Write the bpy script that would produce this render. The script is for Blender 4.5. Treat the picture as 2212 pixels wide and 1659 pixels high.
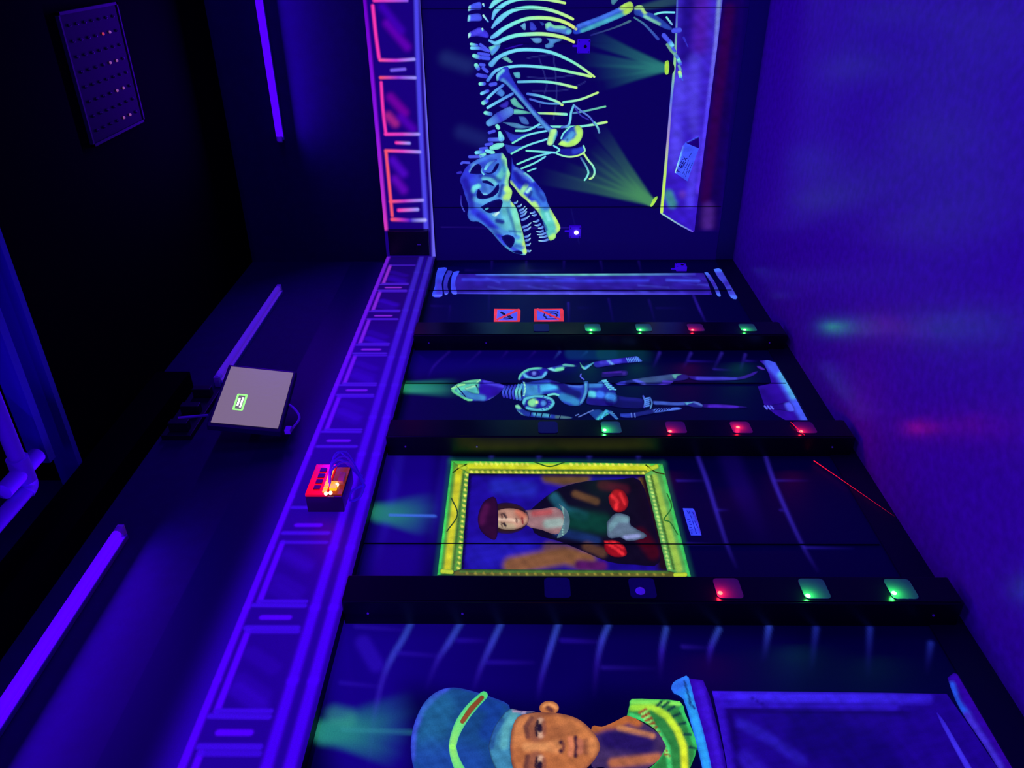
import bpy, bmesh, math, random
import numpy as np
from mathutils import Vector, Matrix
from mathutils.geometry import delaunay_2d_cdt

random.seed(7); np.random.seed(7)
for o in list(bpy.data.objects): bpy.data.objects.remove(o)
scene = bpy.context.scene
C = scene.collection

# ------------------------------------------------------------------ camera
FOCAL, CX0, CY0 = 1680.0, 1106.0, 829.5          # pixels of the 2212 x 1659 picture
YAW, PITCH = math.atan(985/FOCAL), math.atan(21/FOCAL)
EYE = np.array([2.05, 0.0, 1.5]); END_Y = 5.246   # far wall; mural wall is the plane x = 0
FWD = np.array([-math.sin(YAW)*math.cos(PITCH), math.cos(YAW)*math.cos(PITCH), math.sin(PITCH)])
RGT = np.array([math.cos(YAW), math.sin(YAW), 0.0]); UPV = np.cross(RGT, FWD)
cam = bpy.data.objects.new('camera', bpy.data.cameras.new('camera')); C.objects.link(cam)
cam.data.sensor_width = 36.0; cam.data.lens = FOCAL/2212*36.0; cam.data.clip_start = 0.02
m = Matrix.Identity(4)                            # the phone was held sideways: world up is picture left
for i in range(3):
    m[i][0], m[i][1], m[i][2], m[i][3] = -UPV[i], RGT[i], -FWD[i], EYE[i]
cam.matrix_world = m
scene.cycles.max_bounces = 5; scene.cycles.diffuse_bounces = 3; scene.cycles.glossy_bounces = 3
scene.camera = cam
# ------------------------------------------------------------------ world, exposure
w = bpy.data.worlds.new('world'); scene.world = w; w.use_nodes = True
w.node_tree.nodes['Background'].inputs[0].default_value = (0.02, 0.0, 0.25, 1)
w.node_tree.nodes['Background'].inputs[1].default_value = 0.02
vs = scene.view_settings
vs.view_transform = 'Standard'; vs.look = 'None'; vs.exposure = 0.0; vs.gamma = 1.0; vs.use_curve_mapping = False
UV_LIGHT = (0.085, 0.0, 1.0)
TUBE_POWER = 27.0
ROOM_X, REAR_Y, CEIL_FAR, CEIL_NEAR = 4.1, -2.2, 3.44, 3.75

# ------------------------------------------------------------------ colour and material helpers
def lin(c):
    c = np.asarray(c, float)/255.0
    return np.where(c <= 0.04045, c/12.92, ((c+0.055)/1.055)**2.4)
def l4(c): return tuple(lin(c)) + (1.0,)
MATS = {}
def mat(name, col, rough=0.6, metal=0.0, emit=None, estr=1.0, grain=0.0, gscale=60.0, alpha=None, trans=0.0, spec=0.5):
    if name in MATS: return MATS[name]
    M = bpy.data.materials.new(name); M.use_nodes = True
    nt = M.node_tree; b = nt.nodes['Principled BSDF']
    b.inputs['Base Color'].default_value = l4(col); b.inputs['Roughness'].default_value = rough
    b.inputs['Metallic'].default_value = metal; b.inputs['Specular IOR Level'].default_value = spec
    b.inputs['Transmission Weight'].default_value = trans
    if emit is not None:
        b.inputs['Emission Color'].default_value = l4(emit); b.inputs['Emission Strength'].default_value = estr
    if grain > 0:
        tc = nt.nodes.new('ShaderNodeTexCoord'); n = nt.nodes.new('ShaderNodeTexNoise'); n.inputs['Scale'].default_value = gscale
        n.inputs['Detail'].default_value = 4
        nt.links.new(tc.outputs['Object'], n.inputs['Vector'])
        mr = nt.nodes.new('ShaderNodeMapRange'); mr.inputs[3].default_value = 1-grain; mr.inputs[4].default_value = 1+grain
        nt.links.new(n.outputs['Fac'], mr.inputs[0])
        mx = nt.nodes.new('ShaderNodeVectorMath'); mx.operation = 'SCALE'; mx.inputs[0].default_value = l4(col)[:3]
        nt.links.new(mr.outputs[0], mx.inputs['Scale']); nt.links.new(mx.outputs[0], b.inputs['Base Color'])
        bp = nt.nodes.new('ShaderNodeBump'); bp.inputs['Strength'].default_value = 0.15; bp.inputs['Distance'].default_value = 0.004
        nt.links.new(n.outputs['Fac'], bp.inputs['Height']); nt.links.new(bp.outputs[0], b.inputs['Normal'])
    M.cycles.emission_sampling = 'NONE'      # seen and bounced, the lamps themselves do the lighting
    MATS[name] = M
    return M
def paint_mat(name, glow, body, ground=(0, 0, 0)):
    """fluorescent airbrush paint: pigment colour per vertex, glows under the black-light tubes"""
    M = bpy.data.materials.new(name); M.use_nodes = True; nt = M.node_tree; b = nt.nodes['Principled BSDF']
    at = nt.nodes.new('ShaderNodeAttribute'); at.attribute_name = 'paint'
    tc = nt.nodes.new('ShaderNodeTexCoord'); n = nt.nodes.new('ShaderNodeTexNoise')
    n.inputs['Scale'].default_value = 240; n.inputs['Detail'].default_value = 3
    nt.links.new(tc.outputs['Object'], n.inputs['Vector'])
    mr = nt.nodes.new('ShaderNodeMapRange'); mr.inputs[3].default_value = 0.72; mr.inputs[4].default_value = 1.28
    nt.links.new(n.outputs['Fac'], mr.inputs[0])
    sc = nt.nodes.new('ShaderNodeVectorMath'); sc.operation = 'SCALE'
    nt.links.new(at.outputs['Color'], sc.inputs[0]); nt.links.new(mr.outputs[0], sc.inputs['Scale'])
    nt.links.new(sc.outputs[0], b.inputs['Emission Color']); b.inputs['Emission Strength'].default_value = glow
    ad = nt.nodes.new('ShaderNodeVectorMath'); ad.operation = 'MULTIPLY_ADD'
    nt.links.new(at.outputs['Color'], ad.inputs[0]); ad.inputs[1].default_value = (body,)*3; ad.inputs[2].default_value = tuple(lin(ground))
    nt.links.new(ad.outputs[0], b.inputs['Base Color'])
    b.inputs['Roughness'].default_value = 0.55; b.inputs['Specular IOR Level'].default_value = 0.25
    M.cycles.emission_sampling = 'NONE'
    MATS[name] = M
    return M
PAINT = paint_mat('fluorescent_paint', 1.0, 0.2)
UPPER = paint_mat('upper_wall_glow_paint', 0.9, 0.2, (12, 12, 68))
PANEL = paint_mat('painted_panel', 0.85, 0.3, (22, 14, 84))
MOULD = paint_mat('painted_moulding', 0.95, 0.15, (10, 6, 44))

# ------------------------------------------------------------------ object helpers
def tag(o, label, cat, group=None, kind=None):
    if label: o['label'] = label
    if cat: o['category'] = cat
    if group: o['group'] = group
    if kind: o['kind'] = kind
    return o
def link(name, me, material, parent=None):
    o = bpy.data.objects.new(name, me); C.objects.link(o)
    if material: me.materials.append(material)
    if parent: o.parent = parent; o.matrix_parent_inverse = parent.matrix_world.inverted()
    return o
def empty(name, loc, label, cat, group=None):
    o = bpy.data.objects.new(name, None); C.objects.link(o); o.location = loc; o.empty_display_size = 0.05
    o.matrix_world = Matrix.Translation(loc)
    return tag(o, label, cat, group)
def struct(o): o['kind'] = 'structure'; return o
def bm_box(bm, lo, hi, bevel=0.0):
    c = [(a+b)/2 for a, b in zip(lo, hi)]; s = [abs(b-a) for a, b in zip(lo, hi)]
    r = bmesh.ops.create_cube(bm, size=1.0, matrix=Matrix.Translation(c) @ Matrix.Diagonal((*s, 1)))
    if bevel: bmesh.ops.bevel(bm, geom=list({e for v in r['verts'] for e in v.link_edges}), offset=bevel, segments=2, affect='EDGES', profile=0.6)
def box(name, lo, hi, material, parent=None, bevel=0.0):
    bm = bmesh.new(); bm_box(bm, lo, hi, bevel); me = bpy.data.meshes.new(name); bm.to_mesh(me); bm.free()
    return link(name, me, material, parent)
def tube(name, pts, r, material, parent=None, seg=8, smooth_n=0, r_end=None):
    pts = [np.array(p, float) for p in pts]
    if smooth_n: pts = list(catmull(np.array(pts), smooth_n))
    n = len(pts); vs_, fs = [], []
    up0 = np.array([0.3, 0.2, 0.93])
    for i, p in enumerate(pts):
        t = pts[min(i+1, n-1)] - pts[max(i-1, 0)]; t = t/np.linalg.norm(t)
        a = np.cross(t, up0)
        if np.linalg.norm(a) < 1e-3: a = np.cross(t, [1, 0, 0])
        a /= np.linalg.norm(a); b = np.cross(t, a)
        rr = r if r_end is None else r + (r_end-r)*i/(n-1)
        for k in range(seg):
            th = 2*math.pi*k/seg; vs_.append(p + rr*(a*math.cos(th)+b*math.sin(th)))
    for i in range(n-1):
        for k in range(seg): fs.append((i*seg+k, i*seg+(k+1) % seg, (i+1)*seg+(k+1) % seg, (i+1)*seg+k))
    fs.append(tuple(range(seg))); fs.append(tuple(range((n-1)*seg, n*seg)))
    me = bpy.data.meshes.new(name); me.from_pydata([tuple(v) for v in vs_], [], fs); me.validate()
    for p in me.polygons: p.use_smooth = len(p.vertices) == 4
    return link(name, me, material, parent)
def catmull(P, n):
    P = np.asarray(P, float); Q = np.vstack([2*P[0]-P[1], P, 2*P[-1]-P[-2]]); out = []
    for i in range(1, len(Q)-2):
        for t in np.linspace(0, 1, n, endpoint=False):
            a, b, c, d = Q[i-1], Q[i], Q[i+1], Q[i+2]
            out.append(0.5*((2*b)+(-a+c)*t+(2*a-5*b+4*c-d)*t*t+(-a+3*b-3*c+d)*t**3))
    out.append(P[-1]); return np.array(out)

# ------------------------------------------------------------------ wall surveying: picture measurements -> metres on the wall
def ray(P):
    P = np.atleast_2d(np.asarray(P, float))
    return FWD + np.outer(-(P[:, 0]-CX0)/FOCAL, UPV) + np.outer(-(P[:, 1]-CY0)/FOCAL, RGT)
class Wall:
    def __init__(s, axis, pos): s.axis, s.pos = axis, pos
    def point(s, P, off=0.0):
        d = ray(P); a = s.axis; q = s.pos
        t = (q-EYE[a])/d[:, a]; X = EYE + d*t[:, None]
        X[:, a] += off if a == 0 else -off
        return X
    def measure(s, X):
        d = np.asarray(X, float)-EYE; z = d@FWD
        return np.stack([CX0-FOCAL*(d@UPV)/z, CY0-FOCAL*(d@RGT)/z], 1)
LEFT, FAR = Wall(0, 0.0), Wall(1, END_Y)
def on_plane(axis, pos, p): return Wall(axis, pos).point([p])[0]
def fr(x0, y0, s):
    return lambda pts: [(x0+p[0]/s, y0+p[1]/s) for p in pts]
A = fr(760, 0, 3.95); B = fr(900, 200, 4.484); Cf = fr(1150, 0, 3.95); G = fr(1000, 0, 7.9)
R7 = fr(1150, 260, 3.95); R8 = fr(760, 400, 3.95); H = fr(780, 560, 4.424); K = fr(860, 760, 4.809); K2 = fr(1300, 760, 4.809)
N = fr(780, 960, 3.072); Q = fr(660, 1259, 3.687); Q2 = fr(1150, 1259, 3.687); R5 = fr(1380, 960, 2.6587); S8 = fr(1612, 1200, 3.615)
I = lambda pts: list(pts)

# ------------------------------------------------------------------ painting
def seg_dist(P, pts, ws, cols):
    """nearest polyline segment: distance, width and colour there"""
    n = len(P); best = np.full(n, 1e9); bd = np.full(n, 1e9); bw = np.zeros(n); bc = np.zeros((n, 3))
    pts = np.asarray(pts, float)
    if len(pts) == 1: pts = np.vstack([pts, pts+1e-4]); ws = [ws[0]]*2; cols = [cols[0]]*2
    for i in range(len(pts)-1):
        a, b = pts[i], pts[i+1]; ab = b-a; L = max(ab@ab, 1e-12)
        t = np.clip(((P-a)@ab)/L, 0, 1); d = np.linalg.norm(P-a-t[:, None]*ab, axis=1)
        wv = ws[i]+(ws[i+1]-ws[i])*t; key = d-wv
        k = key < best
        best[k] = key[k]; bd[k] = d[k]; bw[k] = wv[k]
        cc = np.asarray(cols[i])+(np.asarray(cols[i+1])-np.asarray(cols[i]))*t[k, None]; bc[k] = cc
    return bd, bw, bc
def stroke(pts, w, col, soft=None, a=1.0, add=False, smooth=0):
    return dict(pts=pts, w=w, col=col, soft=soft, a=a, add=add, smooth=smooth)
def paint(P, base, strokes):
    P = np.asarray(P, float); col = np.tile(lin(base), (len(P), 1)) if not callable(base) else base(P)
    for s in strokes:
        pts = np.asarray(s['pts'], float); n0 = len(pts)
        ws = s['w'] if isinstance(s['w'], (list, tuple)) else [s['w']]*n0
        cs = s['col'] if isinstance(s['col'][0], (list, tuple)) else [s['col']]*n0
        al = s['a'] if isinstance(s['a'], (list, tuple)) else [s['a']]*n0
        ws = np.interp(np.linspace(0, 1, n0), np.linspace(0, 1, len(ws)), ws)
        cs = np.stack([np.interp(np.linspace(0, 1, n0), np.linspace(0, 1, len(cs)), [lin(c)[k] for c in cs]) for k in range(3)], 1)
        al = np.interp(np.linspace(0, 1, n0), np.linspace(0, 1, len(al)), al)
        if s['smooth'] and n0 > 2:
            q = catmull(pts, s['smooth']); x0, x1 = np.linspace(0, 1, n0), np.linspace(0, 1, len(q))
            ws = np.interp(x1, x0, ws); al = np.interp(x1, x0, al); cs = np.stack([np.interp(x1, x0, cs[:, k]) for k in range(3)], 1); pts = q
        soft = s['soft'] if s['soft'] is not None else float(np.max(ws))
        mw = float(np.max(ws))*1.0+soft+1
        lo, hi = pts.min(0)-mw, pts.max(0)+mw
        k = np.where((P[:, 0] >= lo[0]) & (P[:, 0] <= hi[0]) & (P[:, 1] >= lo[1]) & (P[:, 1] <= hi[1]))[0]
        if len(k) == 0: continue
        ca = np.concatenate([cs, al[:, None]], 1)
        d, wv, _ = seg_dist(P[k], pts, list(ws), list(cs))
        _, _, av = seg_dist(P[k], pts, list(ws), [(x, 0, 0) for x in al])
        _, _, cc = seg_dist(P[k], pts, list(ws), list(cs))
        f = np.clip(1-(d-wv*0.5)/np.maximum(soft, 1e-6), 0, 1); f = (f*f*(3-2*f)*av[:, 0])**1.7
        if s['add']: col[k] += cc*f[:, None]
        else: col[k] = col[k]*(1-f[:, None])+cc*f[:, None]
    return col
def mottle(P, k=1.0):
    x, y = P[:, 0], P[:, 1]; r = np.zeros(len(P))
    for i, (fx, fy, ph, am) in enumerate(((.11, .31, .3, .5), (.23, -.17, 1.7, .4), (.05, .12, 4.1, .7), (-.13, .09, 5.3, .5))):
        r += am*np.sin(fx*x+fy*y+ph+1.3*np.sin(.07*y-.05*x+i))
    return 1+k*0.12*r[:, None]
def set_paint(me, col):
    at = me.color_attributes.new('paint', 'FLOAT_COLOR', 'POINT')
    at.data.foreach_set('color', np.concatenate([col, np.ones((len(col), 1))], 1).astype(np.float32).ravel())
LIFT = 0.0007
def inside(P, poly):
    x, y = P[:, 0], P[:, 1]; r = np.zeros(len(P), bool); n = len(poly)
    for i in range(n):
        x1, y1 = poly[i]; x2, y2 = poly[(i+1) % n]
        c = ((y1 > y) != (y2 > y)) & (x < (x2-x1)*(y-y1)/(y2-y1+1e-12)+x1); r ^= c
    return r
def patch(name, wall, outline, base, strokes=(), layer=1, parent=None, step=4.0, round_=0, material=None, edge=None):
    """flat painted area: outline traced in picture measure, filled, coloured, laid on the wall"""
    O = np.asarray(outline, float)
    if round_: O = catmull(np.vstack([O, O[:1]]), round_)[:-1]
    B2 = []
    for i in range(len(O)):
        a, b = O[i], O[(i+1) % len(O)]; k = max(1, int(np.linalg.norm(b-a)/step))
        for j in range(k): B2.append(a+(b-a)*j/k)
    B2 = np.array(B2)
    lo, hi = B2.min(0), B2.max(0)
    gx, gy = np.meshgrid(np.arange(lo[0]+step/2, hi[0], step), np.arange(lo[1]+step/2, hi[1], step*0.87))
    gx = gx + (np.arange(gx.shape[0]) % 2)[:, None]*step*0.5
    g = np.stack([gx.ravel(), gy.ravel()], 1); g = g[inside(g, B2)]
    if len(g):
        keep = np.ones(len(g), bool)
        for i in range(0, len(g), 2000):
            d = np.linalg.norm(g[i:i+2000, None]-B2[None], axis=2).min(1); keep[i:i+2000] = d > step*0.45
        g = g[keep]
    pts = np.vstack([B2, g]) if len(g) else B2
    nb = len(B2)
    v, e, f, *_ = delaunay_2d_cdt([Vector(p) for p in pts], [(i, (i+1) % nb) for i in range(nb)], [list(range(nb))], 1, 1e-5)
    P = np.array([(q.x, q.y) for q in v]); col = paint(P, base, strokes)
    if edge is not None:
        dd = np.full(len(P), 1e9)
        for i in range(nb):
            a, b = B2[i], B2[(i+1) % nb]; ab = b-a; t = np.clip(((P-a)@ab)/max(ab@ab, 1e-9), 0, 1)
            dd = np.minimum(dd, np.linalg.norm(P-a-t[:, None]*ab, axis=1))
        k = np.clip(1-dd/edge[1], 0, 1)[:, None]*edge[2] if len(edge) > 2 else np.clip(1-dd/edge[1], 0, 1)[:, None]
        col = col*(1-k)+lin(edge[0])*k
    col = col*np.clip(mottle(P), .5, 1.6)
    X = wall.point(P, LIFT*layer)
    me = bpy.data.meshes.new(name); me.from_pydata([tuple(x) for x in X], [], [tuple(q) for q in f])
    set_paint(me, col)
    return link(name, me, material or PAINT, parent)
def ribbon(name, wall, pts, w, col, layer=2, parent=None, rim=(20, 20, 120), rimk=0.7, hi=0.0, n=5, material=None):
    """one painted bone or line: soft-edged band of varying width, rounded ends"""
    P = np.asarray(pts, float)
    if len(P) > 2: Pn = catmull(P, n)
    else: Pn = np.array([P[0]+(P[1]-P[0])*t for t in np.linspace(0, 1, 6)])
    m_ = len(Pn); x1 = np.linspace(0, 1, m_)
    w = w if isinstance(w, (list, tuple)) else [w]
    cs = col if isinstance(col[0], (list, tuple)) else [col]
    W = np.interp(x1, np.linspace(0, 1, len(w)), w); CC = np.stack([np.interp(x1, np.linspace(0, 1, len(cs)), [lin(c)[k] for c in cs]) for k in range(3)], 1)
    t0 = Pn[0]-Pn[1]; t0 /= np.linalg.norm(t0)+1e-9; t1 = Pn[-1]-Pn[-2]; t1 /= np.linalg.norm(t1)+1e-9
    Pn = np.vstack([Pn[0]+t0*W[0]*0.95, Pn[0]+t0*W[0]*0.6, Pn, Pn[-1]+t1*W[-1]*0.6, Pn[-1]+t1*W[-1]*0.95])
    W = np.concatenate([[W[0]*0.3, W[0]*0.8], W, [W[-1]*0.8, W[-1]*0.3]]); CC = np.vstack([CC[:1], CC[:1], CC, CC[-1:], CC[-1:]])
    m_ = len(Pn); T = np.gradient(Pn, axis=0); T /= np.linalg.norm(T, axis=1)[:, None]+1e-9
    Nn = np.stack([-T[:, 1], T[:, 0]], 1)
    ks = [-1, -0.7, -0.25, 0.25, 0.7, 1]; kk = len(ks); R = lin(rim)
    V = np.vstack([Pn+Nn*(W*k)[:, None] for k in ks]); cols = []
    for k in ks:
        e = rimk if abs(k) == 1 else (rimk*0.25 if abs(k) == 0.7 else 0.0)
        c = CC*(1-e)+R*e
        if hi and k in (0.25, -0.25): c = c*(1+hi*(1 if k > 0 else 0.4))
        c[[0, -1]] = c[[0, -1]]*(1-rimk)+R*rimk
        cols.append(c)
    F = [(j*m_+i, j*m_+i+1, (j+1)*m_+i+1, (j+1)*m_+i) for j in range(kk-1) for i in range(m_-1)]
    X = wall.point(V, LIFT*layer); me = bpy.data.meshes.new(name); me.from_pydata([tuple(x) for x in X], [], F)
    set_paint(me, np.vstack(cols))
    return link(name, me, material or PAINT, parent)
def ellipse(c, rx, ry, n=28, rot=0.0):
    out = []
    for i in range(n):
        t = 2*math.pi*i/n; x, y = rx*math.cos(t), ry*math.sin(t)
        out.append((c[0]+x*math.cos(rot)-y*math.sin(rot), c[1]+x*math.sin(rot)+y*math.cos(rot)))
    return out
def dots(p, q, n): return [(p[0]+(q[0]-p[0])*i/(n-1), p[1]+(q[1]-p[1])*i/(n-1)) for i in range(n)]
def board(name, wall, u0, u1, z0, z1, off, thick, step, strokes, base, material, parent=None, uvpaint=None):
    """a sheet of board whose face carries airbrushed paint (colour per vertex)"""
    nu, nz = max(2, int(abs(u1-u0)/step)+1), max(2, int((z1-z0)/step)+1)
    uu, zz = np.meshgrid(np.linspace(u0, u1, nu), np.linspace(z0, z1, nz), indexing='ij')
    uu, zz = uu.ravel(), zz.ravel(); a = wall.axis
    X = np.zeros((len(uu), 3)); X[:, 2] = zz; X[:, 1-a] = uu; X[:, a] = wall.pos+(off if a == 0 else -off)
    col = paint(wall.measure(X), base, strokes)
    if uvpaint: 
        UVp = np.stack([uu, zz], 1); col = paint(UVp, (lambda _P, c=col: c), uvpaint)
    Bk = X.copy(); Bk[:, a] -= thick if a == 0 else -thick
    idx = np.arange(nu*nz).reshape(nu, nz); F = []
    q0, q1, q2, q3 = idx[:-1, :-1].ravel(), idx[1:, :-1].ravel(), idx[1:, 1:].ravel(), idx[:-1, 1:].ravel()
    F = np.stack([q0, q1, q2, q3], 1)
    ring = list(idx[:, 0])+list(idx[-1, 1:])+list(idx[-2::-1, -1])+list(idx[0, -2:0:-1])
    vb = [X[i] for i in ring]; n0 = len(X); back = [Bk[i] for i in ring]
    V = np.vstack([X, np.array(vb), np.array(back)]); nr = len(ring)
    faces = [tuple(f) for f in F]+[(n0+i, n0+(i+1) % nr, n0+nr+(i+1) % nr, n0+nr+i) for i in range(nr)]+[tuple(range(n0+nr, n0+2*nr))]
    me = bpy.data.meshes.new(name); me.from_pydata([tuple(v) for v in V], [], faces)
    col = np.vstack([col, np.zeros((2*nr, 3))]); set_paint(me, col)
    return link(name, me, material, parent)
# ------------------------------------------------------------------ the room shell
DARK = mat('dark_wall_paint', (12, 12, 68), 0.75, grain=0.25, gscale=18)
BLACKC = mat('black_ceiling', (2, 2, 4), 0.95, grain=0.2, gscale=12, spec=0.05)
BASEB = mat('baseboard_black', (14, 10, 46), 0.6)
BASEP = mat('baseboard_violet', (58, 44, 130), 0.6)
def floor_mat():
    M = bpy.data.materials.new('sealed_floor'); M.use_nodes = True; nt = M.node_tree; b = nt.nodes['Principled BSDF']
    tc = nt.nodes.new('ShaderNodeTexCoord'); n = nt.nodes.new('ShaderNodeTexNoise'); n.inputs['Scale'].default_value = 26; n.inputs['Detail'].default_value = 8
    n2 = nt.nodes.new('ShaderNodeTexNoise'); n2.inputs['Scale'].default_value = 130; n2.inputs['Detail'].default_value = 3
    r = nt.nodes.new('ShaderNodeValToRGB'); r.color_ramp.elements[0].color = l4((140, 14, 178)); r.color_ramp.elements[1].color = l4((160, 18, 204))
    r.color_ramp.elements[0].position = 0.35; r.color_ramp.elements[1].position = 0.7
    bp = nt.nodes.new('ShaderNodeBump'); bp.inputs['Strength'].default_value = 0.12; bp.inputs['Distance'].default_value = 0.002
    for q in (n, n2): nt.links.new(tc.outputs['Object'], q.inputs['Vector'])
    nt.links.new(n.outputs['Fac'], r.inputs['Fac']); nt.links.new(r.outputs['Color'], b.inputs['Base Color'])
    nt.links.new(n2.outputs['Fac'], bp.inputs['Height']); nt.links.new(bp.outputs[0], b.inputs['Normal'])
    b.inputs['Roughness'].default_value = 0.25; b.inputs['Specular IOR Level'].default_value = 0.24
    return M
struct(box('floor', (-0.2, REAR_Y-0.2, -0.1), (ROOM_X+0.2, END_Y+0.2, 0), floor_mat()))
struct(box('ceiling', (-0.2, 2.69, CEIL_FAR), (ROOM_X+0.2, END_Y+0.2, CEIL_FAR+0.45), BLACKC))
up = box('ceiling', (-0.2, REAR_Y-0.2, CEIL_NEAR), (ROOM_X+0.2, 2.69, CEIL_NEAR+0.12), BLACKC); struct(up)
wall_left = struct(box('wall_left', (-0.18, REAR_Y, 0), (-0.014, END_Y+0.014, CEIL_NEAR), DARK))
wall_end = struct(box('wall_back', (-0.014, END_Y+0.014, 0), (ROOM_X, END_Y+0.18, CEIL_FAR), DARK))
struct(box('wall_right', (ROOM_X, REAR_Y, 0), (ROOM_X+0.15, END_Y+0.18, CEIL_NEAR), DARK))
struct(box('wall_front', (-0.18, REAR_Y-0.15, 0), (ROOM_X+0.15, REAR_Y, CEIL_NEAR), DARK))
struct(box('baseboard_left', (-0.014, REAR_Y, 0), (0.008, END_Y-0.012, 0.12), BASEB))
struct(box('baseboard_back', (-0.014, END_Y-0.012, 0), (ROOM_X, END_Y+0.014, 0.12), BASEP))

# airbrushed grounds of the mural panels (traced lines of painted stone joints and light beams)
J, J2, J3 = (40, 18, 140), (52, 30, 180), (60, 90, 215)
LS = []
def joint(f, pts, c=J, w=1.6, soft=3.5, a=0.8):
    LS.append(stroke(f(pts), [w*.6, w*.7, w*.4, w*.1], c, soft*1.4, [a*.7, a, a*.75, a*.2], smooth=3))
def beam(f, src, tgts, c, a):
    for (tx, ty), wd in tgts:
        p = [(src[0]+(tx-src[0])*t, src[1]+(ty-src[1])*t) for t in (0, .33, .66, 1)]
        LS.append(stroke(f(p), [wd*.5, wd*.7, wd*.9, wd], c, wd*1.3, [a, a*.8, a*.5, .03]))
LS.append(stroke(Q([(520, 420), (1300, 560), (2000, 620)]), 105, [(20, 0, 128), (15, 0, 105), (10, 0, 84)], 110, [.95, .9, .8]))
LS.append(stroke(Q([(430, 700), (520, 1400)]), 95, (20, 0, 124), 100, .95))
LS.append(stroke(Q2([(700, 600), (1900, 640)]), 70, [(8, 0, 74), (4, 0, 44)], 90, .8))
LS.append(stroke(N([(330, 120), (300, 450), (230, 800)]), 62, (22, 0, 122), 80, .95))
LS.append(stroke(K([(200, 120), (900, 60), (1800, 60)]), 26, (8, 0, 84), 40, .9))
LS.append(stroke(N([(1400, 90), (1500, 860)]), 10, (8, 0, 60), 60, .5))
for p_, q_ in (((600, 112), (2000, 132)), ((600, 112), (505, 870)), ((2000, 132), (2190, 880))): LS.append(stroke(N([p_, q_]), 4, (24, 110, 66), 13, .5))
R1 = fr(1250, 540, 3.687)
for x in (1250, 1580, 1940): joint(H, [(x, 20), (x-4, 118)], a=0.7)
joint(H, [(850, 450), (842, 580)], a=.5); joint(H, [(1225, 330), (1215, 560)], a=.5); joint(H, [(1980, 420), (1985, 610)], J2, 2.2)
joint(H, [(670, 445), (850, 452)], a=.5); joint(H, [(1000, 105), (1250, 108)], a=.5); joint(H, [(1600, 110), (1930, 110)], a=.5)
for p in ([(175, 90), (192, 185)], [(478, 90), (500, 185)], [(238, 390), (282, 605)], [(560, 400), (612, 590)]): joint(R1, p, a=.7)
joint(R1, [(915, 365), (960, 470), (1020, 595)], J2, 2.2)
for p in ([(0, 460), (150, 460)], [(620, 462), (860, 463)], [(1020, 578), (1260, 580)]): joint(R1, p, a=.45)
for p in ([(530, 0), (370, 150), (310, 280)], [(850, 0), (690, 150)], [(1130, 0), (1060, 80)], [(1420, 0), (1340, 80)]): joint(K, p, a=.8)
joint(K, [(1680, 0), (1620, 75)], J3); joint(K, [(1960, 0), (1900, 50)], (40, 110, 190))
for p in ([(600, 10), (540, 150)], [(925, 15), (850, 165)], [(1245, 15), (1165, 175)], [(1490, 30), (1440, 185)]): joint(K2, p, (62, 44, 195), 2.4, 4.5)
for p in ([(900, 96), (1180, 102)], [(1165, 180), (1340, 190)], [(1500, 95), (1610, 97)]): joint(K2, p, J2, 1.4)
beam(K, (90, 372), (((640, 330), 11), ((620, 375), 13), ((640, 425), 11)), (40, 150, 100), .8)
LS.append(stroke(K([(120, 400), (600, 405)]), 3, (70, 170, 110), 6, [.4, .1]))
LS.append(stroke(K([(1800, 12), (2212, 24)]), 16, (12, 60, 110), 14, .7)); LS.append(stroke(K2([(0, 20), (420, 40), (560, 60)]), 14, (10, 70, 70), 14, [.8, .6, .1]))
# stonework round the portrait
for p in ([(340, 75), (390, 210), (445, 385), (505, 575), (560, 705)], [(730, 75), (772, 203), (845, 377), (945, 590), (1025, 725)]): joint(R5, p, (58, 42, 190), 2.6, 6)
joint(R5, [(520, 75), (600, 280), (720, 560)], (34, 8, 120), 26, 26, .55)
for p in ([(220, 208), (388, 208)], [(775, 207), (970, 207)], [(448, 377), (515, 377)], [(815, 377), (845, 377)], [(280, 570), (508, 577)], [(948, 592), (1230, 597)]): joint(R5, p, (52, 36, 180), 2, 4, .8)
joint(N, [(262, 66), (190, 430), (80, 850)], (46, 30, 190), 7, 14, .55); joint(N, [(565, 66), (510, 420), (455, 830)], (46, 30, 190), 7, 14, .5)
for x in (865, 1180, 1515, 1840): joint(N, [(x, 68), (x-2, 112)], (64, 60, 200), 4, 7, .8)
beam(N, (120, 455), (((520, 380), 20), ((520, 450), 20), ((500, 530), 22), ((440, 570), 16)), (36, 130, 100), .7); LS.append(stroke(N([(190, 468), (490, 475)]), 2, (70, 120, 240), 4, .8))
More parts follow.
